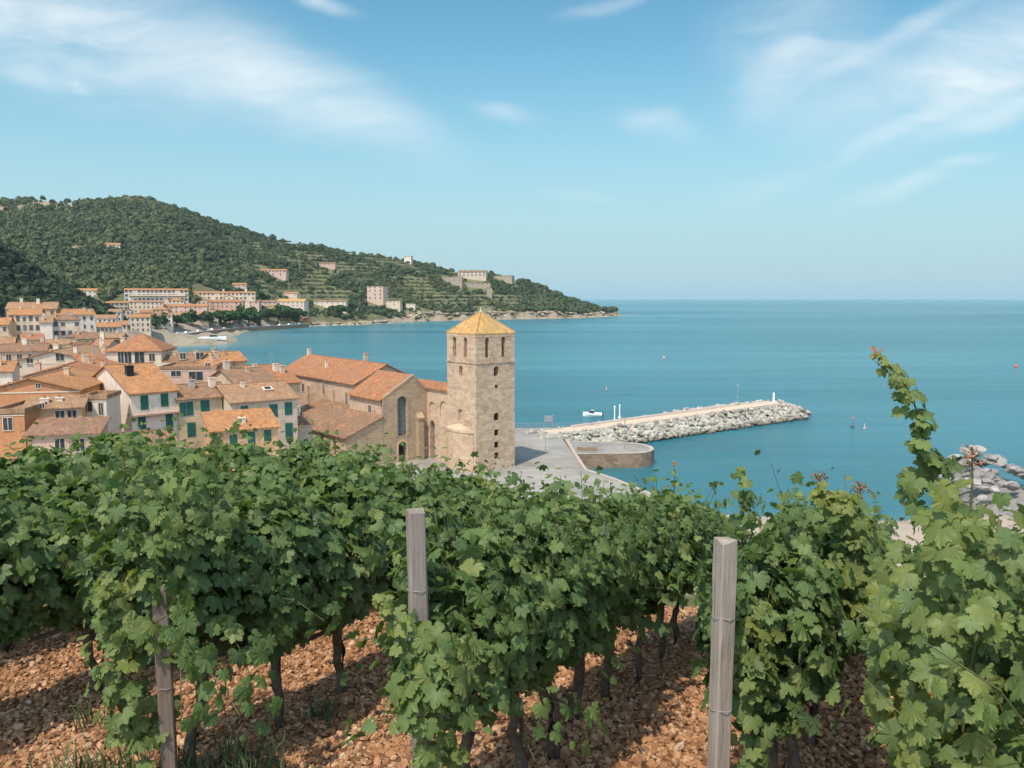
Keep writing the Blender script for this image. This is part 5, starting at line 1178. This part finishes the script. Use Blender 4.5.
def grow(r, head, nsh, length, up, spread_l, spread_c, hang=0.0, droop=.045, step=.062, zmin=.62):
    """shoots from the arms of a vine: list of paths; x runs along the row, y across it"""
    sh = []
    for i in range(nsh):
        a = np.array([r.uniform(-spread_l, spread_l), r.normal(0, .05), head + r.uniform(-.05, .12)])
        hng = r.uniform() < hang
        d = np.array([r.normal(0, .35), r.normal(0, .38 if not hng else .7), r.uniform(.5, 1.1) if not hng else r.uniform(-.2, .5)]); d /= np.linalg.norm(d)
        Ls = length*r.uniform(.55, 1.15)*(1.0 if not hng else 1.0); pts = [a]; dr = droop*r.uniform(.3, 1.8)*(1.8 if hng else 1)
        for k in range(int(Ls/step)):
            d = d + r.normal(0, .10, 3) + np.array([0, 0, -dr*(k/6.0)]); 
            if not hng and k < 7: d[2] += .10*up
            d[1] *= .86 if abs(pts[-1][1]) > spread_c else 1
            d /= np.linalg.norm(d); pts.append(pts[-1] + d*step)
            if pts[-1][2] < (zmin if not (hng and hang > .2) else .2): break
        sh.append(np.array(pts))
    return sh
def dress(r, shoots, size, lod, spread_c, tipyoung=True, fill=0, zr=(.5, 1.5), along=.45):
    P_, N_, T_, S_, Y_ = [], [], [], [], []
    for s in shoots:
        n = len(s)
        for k in range(1, n):
            t = k/n
            for rep in range(1 if t > .75 else 2 if r.uniform() < .55 else 1):
                out = np.array([0, s[k][1], 0])/(spread_c) + np.array([r.normal(0, .5), r.normal(0, .6), 0])
                pet = out*.06 + r.normal(0, .035, 3)
                P_.append(s[k] + pet); nn = out*.75 + np.array([0, 0, r.uniform(.25, 1.1)]) + r.normal(0, .28, 3); N_.append(nn)
                T_.append(out*.7 + np.array([0, 0, -.75]) + r.normal(0, .35, 3))
                S_.append(size*r.uniform(.6, 1.22)*(1-.62*max(0, t-.6)/.4)); Y_.append(max(0, (t-.78)/.22)*r.uniform(.2, .9)*(s[k][2] > .9) if tipyoung else 0)
    for k in range(fill):
        a = r.uniform(0, math.pi*2); yy = spread_c*math.cos(a)*r.uniform(.75, 1.1); z = (zr[0]+zr[1])/2 + (zr[1]-zr[0])/2*math.sin(a)*r.uniform(.8, 1.05)
        out = np.array([r.normal(0, .4), math.cos(a), .25*math.sin(a)]); xx = r.uniform(-along, along); z = zr[0] + (z-zr[0])*(1-.30*(xx/along)**2); P_.append(np.array([xx*(.75+.25*(z-zr[0])/(zr[1]-zr[0])), yy, z])); N_.append(out*.8+np.array([0,0,.55])+r.normal(0,.3,3)); T_.append(out*.5+np.array([0,0,-.8])+r.normal(0,.35,3)); S_.append(size*r.uniform(.7,1.25)); Y_.append(0)
    q = [np.array(q) for q in (P_, N_, T_, S_, Y_)]; k = q[0][:, 2] > zr[0]-.06-(.35 if tipyoung == 2 else 0)
    return [v[k] for v in q]
def trunk_mb(r, head, thick=.032, lean=.12):
    b = MB(); x = y = 0; pts = [(0, 0, -.08)]; lx, ly = r.normal(0, lean), r.normal(0, lean*.6)
    for k in range(1, 7): t = k/6; pts.append((lx*t + r.normal(0, .014), ly*t + r.normal(0, .014), head*t))
    b.tube([(0, 0, -.08), (.05, .03, .12), (r.normal(.10, .03), .04, head*.5), (pts[-1][0]*.8, pts[-1][1]*.8, head*.95)], [thick*.75, thick*.6, thick*.5, thick*.45], 6) if r.uniform() < .45 else None
    b.tube(pts, [thick*(1.25, 1.05, .95, 1.0, .92, 1.0, 1.15)[k]*r.uniform(.9, 1.12) for k in range(7)], 8)
    for s in (-1, 1): b.tube([pts[-1], (pts[-1][0]+s*.16, pts[-1][1]+r.normal(0,.03), head+.06), (pts[-1][0]+s*.38, pts[-1][1]+r.normal(0,.04), head+.05)], [thick*.8, thick*.55, thick*.35], 6)
    return b
def vine_variant(seed, lod, size, head=.68, nsh=52, length=.84, up=1.35, spread_c=.29, hang=.03, fill=420, ztop=1.42, along=.36, young0=0):
    r = np.random.default_rng(seed); sh = grow(r, head, nsh, length, up, along*.8, spread_c, hang)
    d = dress(r, sh, size, lod, spread_c, True, fill, (head-.02, ztop), along)
    d[4] = np.clip(d[4] + young0*r.uniform(0, 1.8, len(d[4])), 0, 1)
    fol = leaves_mesh('foliage', *d, lod, r)
    c = MB()
    for s in sh: c.tube(s[::3], [.0034-.002*i/len(s[::3]) for i in range(len(s[::3]))], 4)
    return fol, c.mesh('cane', CANE), trunk_mb(r, head).mesh('trunk', TRUNK, True)
def vine(var, label, x, y, rot, s=1.0, sz=1.0, group=None, canes=True, extra=None):
    z = tz(x, y); root = thing('grapevine', label, 'grapevine', (x, y, z), rot, group)
    f = link('foliage', var[0], root); f.scale = (s, s, sz); link('trunk', var[2], root)
    if canes: c = link('cane', var[1], root); c.scale = (s, s, sz)
    return root
DIR = Vector((.47, .883)).normalized(); ROT = math.atan2(DIR.y, DIR.x); PERP = Vector((DIR.y, -DIR.x))
SZ = .100
near = [vine_variant(100+i, 0, SZ) for i in range(5)]
endv = [vine_variant(130+i, 0, SZ*.92, hang=.22, nsh=52, fill=260, length=.90) for i in range(3)]
mid = [vine_variant(160+i, 1, SZ*1.04, nsh=46) for i in range(6)]
left = [vine_variant(240+i, 0 if i < 4 else 1, SZ, head=.54, ztop=1.36, fill=470) for i in range(8)]
fresh = [vine_variant(210+i, 0, SZ*.92, young0=.30, spread_c=.33) for i in range(4)]
low = [vine_variant(180+i, 2, SZ*1.12, nsh=40, fill=340) for i in range(6)]
ORD = ['first', 'second', 'third', 'fourth', 'fifth', 'sixth', 'seventh', 'eighth', 'ninth', 'tenth', 'eleventh', 'twelfth', 'thirteenth', 'fourteenth', 'fifteenth']
# rows: base point, words for the row, distances along the row, vertical scale start/end
ROWS = [((1.96, 2.62), 'row with the tall climbing shoot', [-.75, -.05, .7, 1.5, 2.3, 3.2, 4.1], 1.14, .72, 1.0),
        ((1.02, 3.25), 'row behind the plain pale post', [.45, 1.1, 1.7, 2.4, 3.1, 3.8, 4.6], 1.08, .84, 1.0),
        ((-.43, 3.36), 'row behind the middle post', [.42, .92, 1.4, 1.9, 2.4, 2.9, 3.5, 4.1, 4.8], 1.10, .90, 1.05),
        ((-1.93, 4.25), 'row behind the half hidden post', [.15, .8, 1.5, 2.3, 3.1, 3.9, 4.8, 5.7], 1.22, .96, 1.12),
        ((-3.35, 5.0), 'row left of the half hidden post', [-.9, -.1, .7, 1.5, 2.3, 3.2, 4.1, 5.1, 6.0], 1.22, 1.08, 1.12),
        ((-4.75, 5.75), 'second row left of the hidden post', [-.8, .0, .9, 1.8, 2.7, 3.6, 4.5, 5.5], 1.22, 1.12, 1.15),
        ((-6.15, 6.5), 'third row left of the hidden post', [-.8, .2, 1.2, 2.2, 3.2, 4.2, 5.2, 6.2], 1.22, 1.15, 1.2)]
rv = random.Random(21)
for ri, (b0, words_, ts, s0, s1, wide) in enumerate(ROWS):
    for i, t in enumerate(ts):
        p = Vector(b0) + DIR*t + PERP*rv.uniform(-.06, .06); dist = p.length
        if i == 0 and ri in (2, 3): var = endv[ri-1]
        else: var = rv.choice(near) if dist < 4.6 else rv.choice(mid) if dist < 7 else rv.choice(low)
        if ri == 0: var = fresh[i % 4]
        if ri >= 3 and not (ri == 3 and i == 0) and dist < 8: var = rv.choice(left[:4] if dist < 5.2 else left[4:])
        s = s0 + (s1-s0)*i/(len(ts)-1)
        vine(var, '%s grapevine from the near end of the %s' % (ORD[i], words_), p.x, p.y, ROT + rv.choice((0, math.pi)) + rv.uniform(-.12, .12), wide, s*rv.uniform(.95, 1.05), 'grapevines in the sloping vineyard', dist < 7)

# posts: weathered, cracked, slightly out of true
def post_mat(name, c):
    m, N, L, b = mat(name, .9, .15); o = objco(N)
    n1 = noise(N, L, 6, 6, mapped(N, L, o, (9, 9, .5)), .7); n2 = noise(N, L, 2.5, 4, o)
    x = ramp(N, L, n1.outputs['Fac'], [(.28, sc(c, .42)), (.42, sc(c, .85)), (.6, c), (.8, sc(c, 1.22))]); x = mixc(N, L, 1.0, x, ramp(N, L, n2.outputs['Fac'], [(.3, (.75,.7,.66)), (.65, (1,1,1))]), 'MULTIPLY')
    L.new(x, b.inputs['Base Color']); bump(N, L, b, n1.outputs['Fac'], .008); return m
def post(label, px, py, d, w, m, lean, h_below=None, seed=1):
    top = P(px, py, d); gz = tz(top.x, top.y); H = top.z-gz
    root = thing('vine_post', label, 'post', (top.x-lean[0]*H, top.y-lean[1]*H, gz), R(18))
    r = random.Random(seed); b = MB(); a = w/2; n = 9
    ring = [(-a,-a*.8),(-a*.8,-a),(a*.8,-a),(a,-a*.8),(a,a*.8),(a*.8,a),(-a*.8,a),(-a,a*.8)]; vs = []; K = 14
    for k in range(K+1):
        z = -.3 + (H+.3)*k/K; f = 1 + r.uniform(-.03, .03) if k < K else .97
        vs += [(x*f + lean[0]*z + r.uniform(-.0015,.0015), y*f + lean[1]*z + r.uniform(-.0015,.0015), z + (r.uniform(-.012,.012) if k == K else 0)) for x, y in ring]
    fs = [(k*8+i, k*8+(i+1) % 8, (k+1)*8+(i+1) % 8, (k+1)*8+i) for k in range(K) for i in range(8)] + [tuple(range(K*8, K*8+8))]
    b.add(vs, fs); b.build('timber', m, root)
    for z in (H*.55, H*.80):
        q = MB(); q.tube([(lean[0]*z + (a+.004)*math.cos(t_*.524)*1.12, lean[1]*z + (a+.004)*math.sin(t_*.524)*1.12, z+.003*math.sin(t_)) for t_ in range(13)], .0018, 5)
        q.build('wire', MAT['metal'], root)
    return root, top
p1 = post('grey timber post with knot leaning slightly, rising among leaves near the centre', 415.5, 511.5, 3.36, .076, post_mat('grey post wood', (.27,.225,.185)), (-.012, 0), seed=1)
p2 = post('plain pale timber post standing clear of the leaves at its vine row end', 726, 541, 3.2, .076, post_mat('pale post wood', (.33,.28,.22)), (.004, 0), seed=2)
p3 = post('brown timber post half hidden by vine leaves', 160, 585, 4.0, .076, post_mat('brown post wood', (.22,.165,.13)), (-.005, 0), seed=3)
q = MB(); q.lathe([(.0,.002),(.012,.004),(.016,.0),(.02,-.004)], 10, 0, Matrix.Rotation(R(90), 4, 'X')); 
# hanging leafy growth that wraps the post feet and the near edge of each row
def bunch(label, path, Y, size, n, wid, lod=0, young=.15, red=0, seed=1, stem=.006, parent_name='vine_shoot', taper=.6, cat='vine shoot'):
    r = np.random.default_rng(seed); pts = np.array([tuple(P(px, py, y)) for (px, py), y in zip(path, Y)]); m = len(pts)
    base = pts[0]; root = thing(parent_name, label, cat, tuple(base))
    t = np.linspace(0, 1, 40); k = t*(m-1); i = np.minimum(k.astype(int), m-2); f = (k-i)[:, None]; cur = pts[i]*(1-f) + pts[i+1]*f - base
    b = MB(); b.tube([tuple(v) for v in cur[::3]] + [tuple(cur[-1])], [stem*(1-.7*q) for q in np.linspace(0, 1, len(cur[::3])+1)], 6); b.build('stem', CANE, root)
    u = r.uniform(0, 1, n); u = np.sort(u); kk = (u*39).astype(int); w = wid*(1-taper*u)
    off = np.clip(r.normal(size=(n, 3)), -1.5, 1.5)*w[:, None]*np.array([.6, .5, .35]); p = cur[kk] + off
    nn = np.stack([off[:, 0]/wid + r.normal(0, .35, n), -np.abs(r.normal(.55, .3, n)), r.uniform(.2, 1.0, n)], 1); tp = off/wid + np.array([0, 0, -.7]) + r.normal(0, .35, (n, 3))
    sz = size*(1-.55*u*taper/.6)*r.uniform(.7, 1.2, n); yg = np.clip(young*r.uniform(0, 1.6, n) + np.clip((u-.6)/.4, 0, 1)*.65*(young > .05), 0, 1)
    link('foliage', leaves_mesh('foliage', p, nn, tp, sz, yg, lod, r), root)
    if red:
        c = cards('tip', cur[-1] + np.clip(r.normal(0, .013, (red, 3)), -.02, .02) + np.array([0, 0, .01]), np.tile([0, -1, .5], (red, 1)).astype(float), r, .012, REDTIP); link('tip', c, root)
    return root
bunch('tall climbing vine shoot with reddish tip standing above the sea', [(942,560),(938,520),(931,470),(924,430),(912,398),(897,372),(876,354)], [3.3]*7, .12, 105, .13, young=.2, red=8, seed=5, taper=.80)
bunch('leafy vine shoot beside the foot of the tall climbing shoot', [(972,620),(972,570),(964,530),(952,500)], [3.1]*4, .10, 110, .15, young=.2, seed=6)
bunch('yellowish vine shoot leaning over the path near the sea', [(872,620),(866,570),(856,530),(842,500),(824,488)], [3.9]*5, .115, 130, .17, young=.55, red=10, seed=7)
bunch('light green shoot wrapped low around the middle post', [(438,640),(432,665),(424,705),(434,768),(438,840)], [3.2,3.15,3.1,3.15,3.2], .10, 140, .15, young=.2, seed=8, taper=.15)
bunch('pale young shoot curling left from the middle post', [(415,640),(398,622),(386,606),(380,598)], [3.1]*4, .085, 26, .07, young=.5, seed=9)
bunch('light green shoot hanging over the half hidden post', [(190,470),(180,520),(165,560),(140,620),(125,660)], [4.1,4.1,4.05,4.0,4.0], .10, 100, .15, young=.16, seed=10, taper=.1)
bunch('low leafy sprawl left of the half hidden post', [(150,735),(118,700),(105,650),(112,600),(125,575)], [4.0,3.95,3.95,4.0,4.0], .10, 130, .16, young=.22, seed=11, taper=.3)
bunch('large leaved shoot hanging nearest the frame edge', [(1000,520),(985,600),(968,680),(960,760),(962,850)], [2.35,2.25,2.2,2.2,2.2], .085, 300, .22, young=.40, seed=12, taper=.05)
bunch('leafy shoot drooping beside the orange path on the right row', [(925,560),(915,610),(905,660),(915,710)], [2.7,2.65,2.6,2.6], .09, 110, .15, young=.45, seed=13, taper=.1)
bunch('low shoot at the foot of the plain pale post', [(752,770),(750,710),(752,660),(765,610)], [3.35]*4, .10, 60, .10, young=.16, seed=14, taper=.2)
bunch('small sprout with one big leaf on the stony ground', [(262,745),(268,715),(272,700)], [4.55]*3, .17, 3, .05, young=.1, seed=15)
bunch('thin leafy shoot rising above the canopy against the sea', [(740,520),(744,495),(741,476),(739,466)], [5.2]*4, .11, 26, .09, young=.2, seed=16, taper=.8)
bunch('thin pale shoot rising above the canopy before the bastion', [(672,520),(674,495),(675,478),(674,466)], [6.2]*4, .09, 16, .06, young=.5, red=8, seed=17, taper=.8)
bunch('yellow green shoot in front of the tower foot', [(500,530),(497,500),(490,480)], [5.6]*3, .12, 26, .12, young=.3, seed=18)
bunch('high shoot over the canopy below the white gabled house', [(128,480),(126,455),(122,440)], [6.6]*3, .13, 26, .13, young=.25, seed=19)
def stalk(label, px, py0, py1, Y, seed):
    r = np.random.default_rng(seed); a = P(px, py0, Y); b_ = P(px+2, py1, Y); root = thing('flower_stalk', label, 'flower stalk', tuple(a)); L = (b_-a)
    b = MB(); b.tube([(0,0,0), tuple(L*.5 + Vector((.006,0,0))), tuple(L)], [.006,.005,.003], 6)
    for k in range(7): t = .62+.055*k; q = L*t; b.tube([tuple(q), tuple(q+Vector((r.uniform(-.05,.05), r.uniform(-.03,.03), .025)))], .0022, 4)
    b.build('stem', CANE, root); n = 60
    c = np.array(L)*r.uniform(.74, 1.02, (n, 1)) + np.clip(r.normal(0, .017, (n, 3)), -.03, .03)*np.array([1.3, 1, .5]); link('flower_head', cards('flower_head', c, r.normal(size=(n, 3)), r, .007, REDTIP), root)
stalk('dry brown flower stalk with reddish head before the shore rocks', 970, 520, 448, 3.4, 1)
stalk('reddish flower stalk over the yellowish shoot', 818, 505, 474, 4.0, 2)
stalk('second reddish flower stalk right of the yellowish shoot', 858, 520, 484, 3.9, 3)

# ------------------------------------------------------------------ stony ground and weeds
def chips():
    r = np.random.default_rng(77); n = 105000
    # more where the ground is close
    X = r.uniform(-7.5, 6.5, n*2); Y = r.uniform(2.6, 10.5, n*2); keep = r.uniform(0, 1, n*2) < np.clip(1.25-Y/11, .3, 1); X, Y = X[keep], Y[keep]; k = (np.abs(X) < .68*Y+2.4); X, Y = X[k], Y[k]
    Z, _ = terrain(X, Y); Z = Z + noise2(X, Y, 1.1, 9)*.03 + noise2(X, Y, .4, 10)*.012; m = len(X)
    s = r.gamma(4, .0027, m) + .007
    V0 = np.array([(-1,-.5,0),(-.1,-.85,0),(.9,-.45,0),(1,.4,0),(.1,.8,0),(-.85,.5,0),(-.8,-.35,1),(.0,-.6,1.1),(.75,-.3,.95),(.8,.3,1),(.05,.6,1.05),(-.65,.35,.95)])
    V = V0[None]*np.array([1, 1, .5])*s[:, None, None]; V = V*r.uniform(.7, 1.3, (m, 12, 1)) ; V[..., 0] *= r.uniform(.75, 1.1, (m, 1))
    a = r.uniform(0, 6.28, m); tx, ty = r.normal(0, .26, m), r.normal(0, .26, m)
    ca, sa = np.cos(a)[:, None], np.sin(a)[:, None]; x, y = V[..., 0]*ca - V[..., 1]*sa, V[..., 0]*sa + V[..., 1]*ca
    z = V[..., 2] + x*tx[:, None] + y*ty[:, None]
    W_ = np.stack([x + X[:, None], y + Y[:, None], z + Z[:, None] + r.uniform(-.004, .012, m)[:, None]], -1)
    F_ = [(6,7,8),(6,8,9),(6,9,10),(6,10,11)] + [q for i in range(6) for q in ((i,(i+1) % 6,6+(i+1) % 6),(i,6+(i+1) % 6,6+i))]
    T = (np.array(F_)[None] + (np.arange(m)*12)[:, None, None]).reshape(-1, 3)
    mt, N, L, b = mat('schist chips', .88, .2); g = N.new('ShaderNodeNewGeometry')
    c = ramp(N, L, g.outputs['Random Per Island'], [(0, (.18,.085,.042)), (.25, (.29,.145,.068)), (.65, (.38,.20,.098)), (.9, (.46,.27,.145)), (1, (.52,.375,.24))])
    n1 = noise(N, L, 60, 3, g.outputs['Position']); c = mixc(N, L, 1.0, c, ramp(N, L, n1.outputs['Fac'], [(.3, (.75,.72,.7)), (.65, (1.05,1.03,1))]), 'MULTIPLY'); L.new(c, b.inputs['Base Color'])
    tag(link('stone_chips', tri_mesh('stone_chips', W_.reshape(-1, 3), T, mt, smooth=False)), 'reddish brown flat stone chips covering the vineyard soil', 'stones', kind='stuff')
chips()
def weeds():
    r = np.random.default_rng(88); V, T = [], []; mt = leafmat('weed blades', (.05,.075,.03), (.075,.105,.045), (.11,.14,.06), .25, 6)
    spots = [(118, 748, 4.05, 620, .28), (60, 770, 4.0, 200, .3), (200, 772, 3.95, 160, .2), (252, 752, 4.35, 150, .14), (690, 770, 3.7, 60, .12), (325, 712, 5.1, 40, .07), (590, 640, 6.5, 20, .1), (86, 690, 5.0, 30, .08), (460, 700, 5.0, 20, .06)]
    for px, py, Y, n, sp in spots:
        c = P(px, py, Y)
        for k in range(n):
            x, y = c.x + r.normal(0, sp), c.y + r.normal(0, sp*.7); z = tz(x, y) if k % 6 == 0 else z; h = r.uniform(.06, .20); w = r.uniform(.003, .007); a = r.uniform(0, 6.28); dx, dy = math.cos(a), math.sin(a); bend = r.uniform(.2, .9)*h
            o = len(V); V += [(x-dy*w, y+dx*w, z), (x+dy*w, y-dx*w, z), (x+dx*bend*.35-dy*w*.8, y+dy*bend*.35+dx*w*.8, z+h*.6), (x+dx*bend*.35+dy*w*.8, y+dy*bend*.35-dx*w*.8, z+h*.6), (x+dx*bend, y+dy*bend, z+h)]
            T += [(o, o+1, o+3), (o, o+3, o+2), (o+2, o+3, o+4)]
    tag(link('weeds', tri_mesh('weeds', np.array(V), np.array(T), mt, smooth=False)), 'grey green grassy weeds around the post feet and trunks', 'weeds', kind='stuff')
weeds()
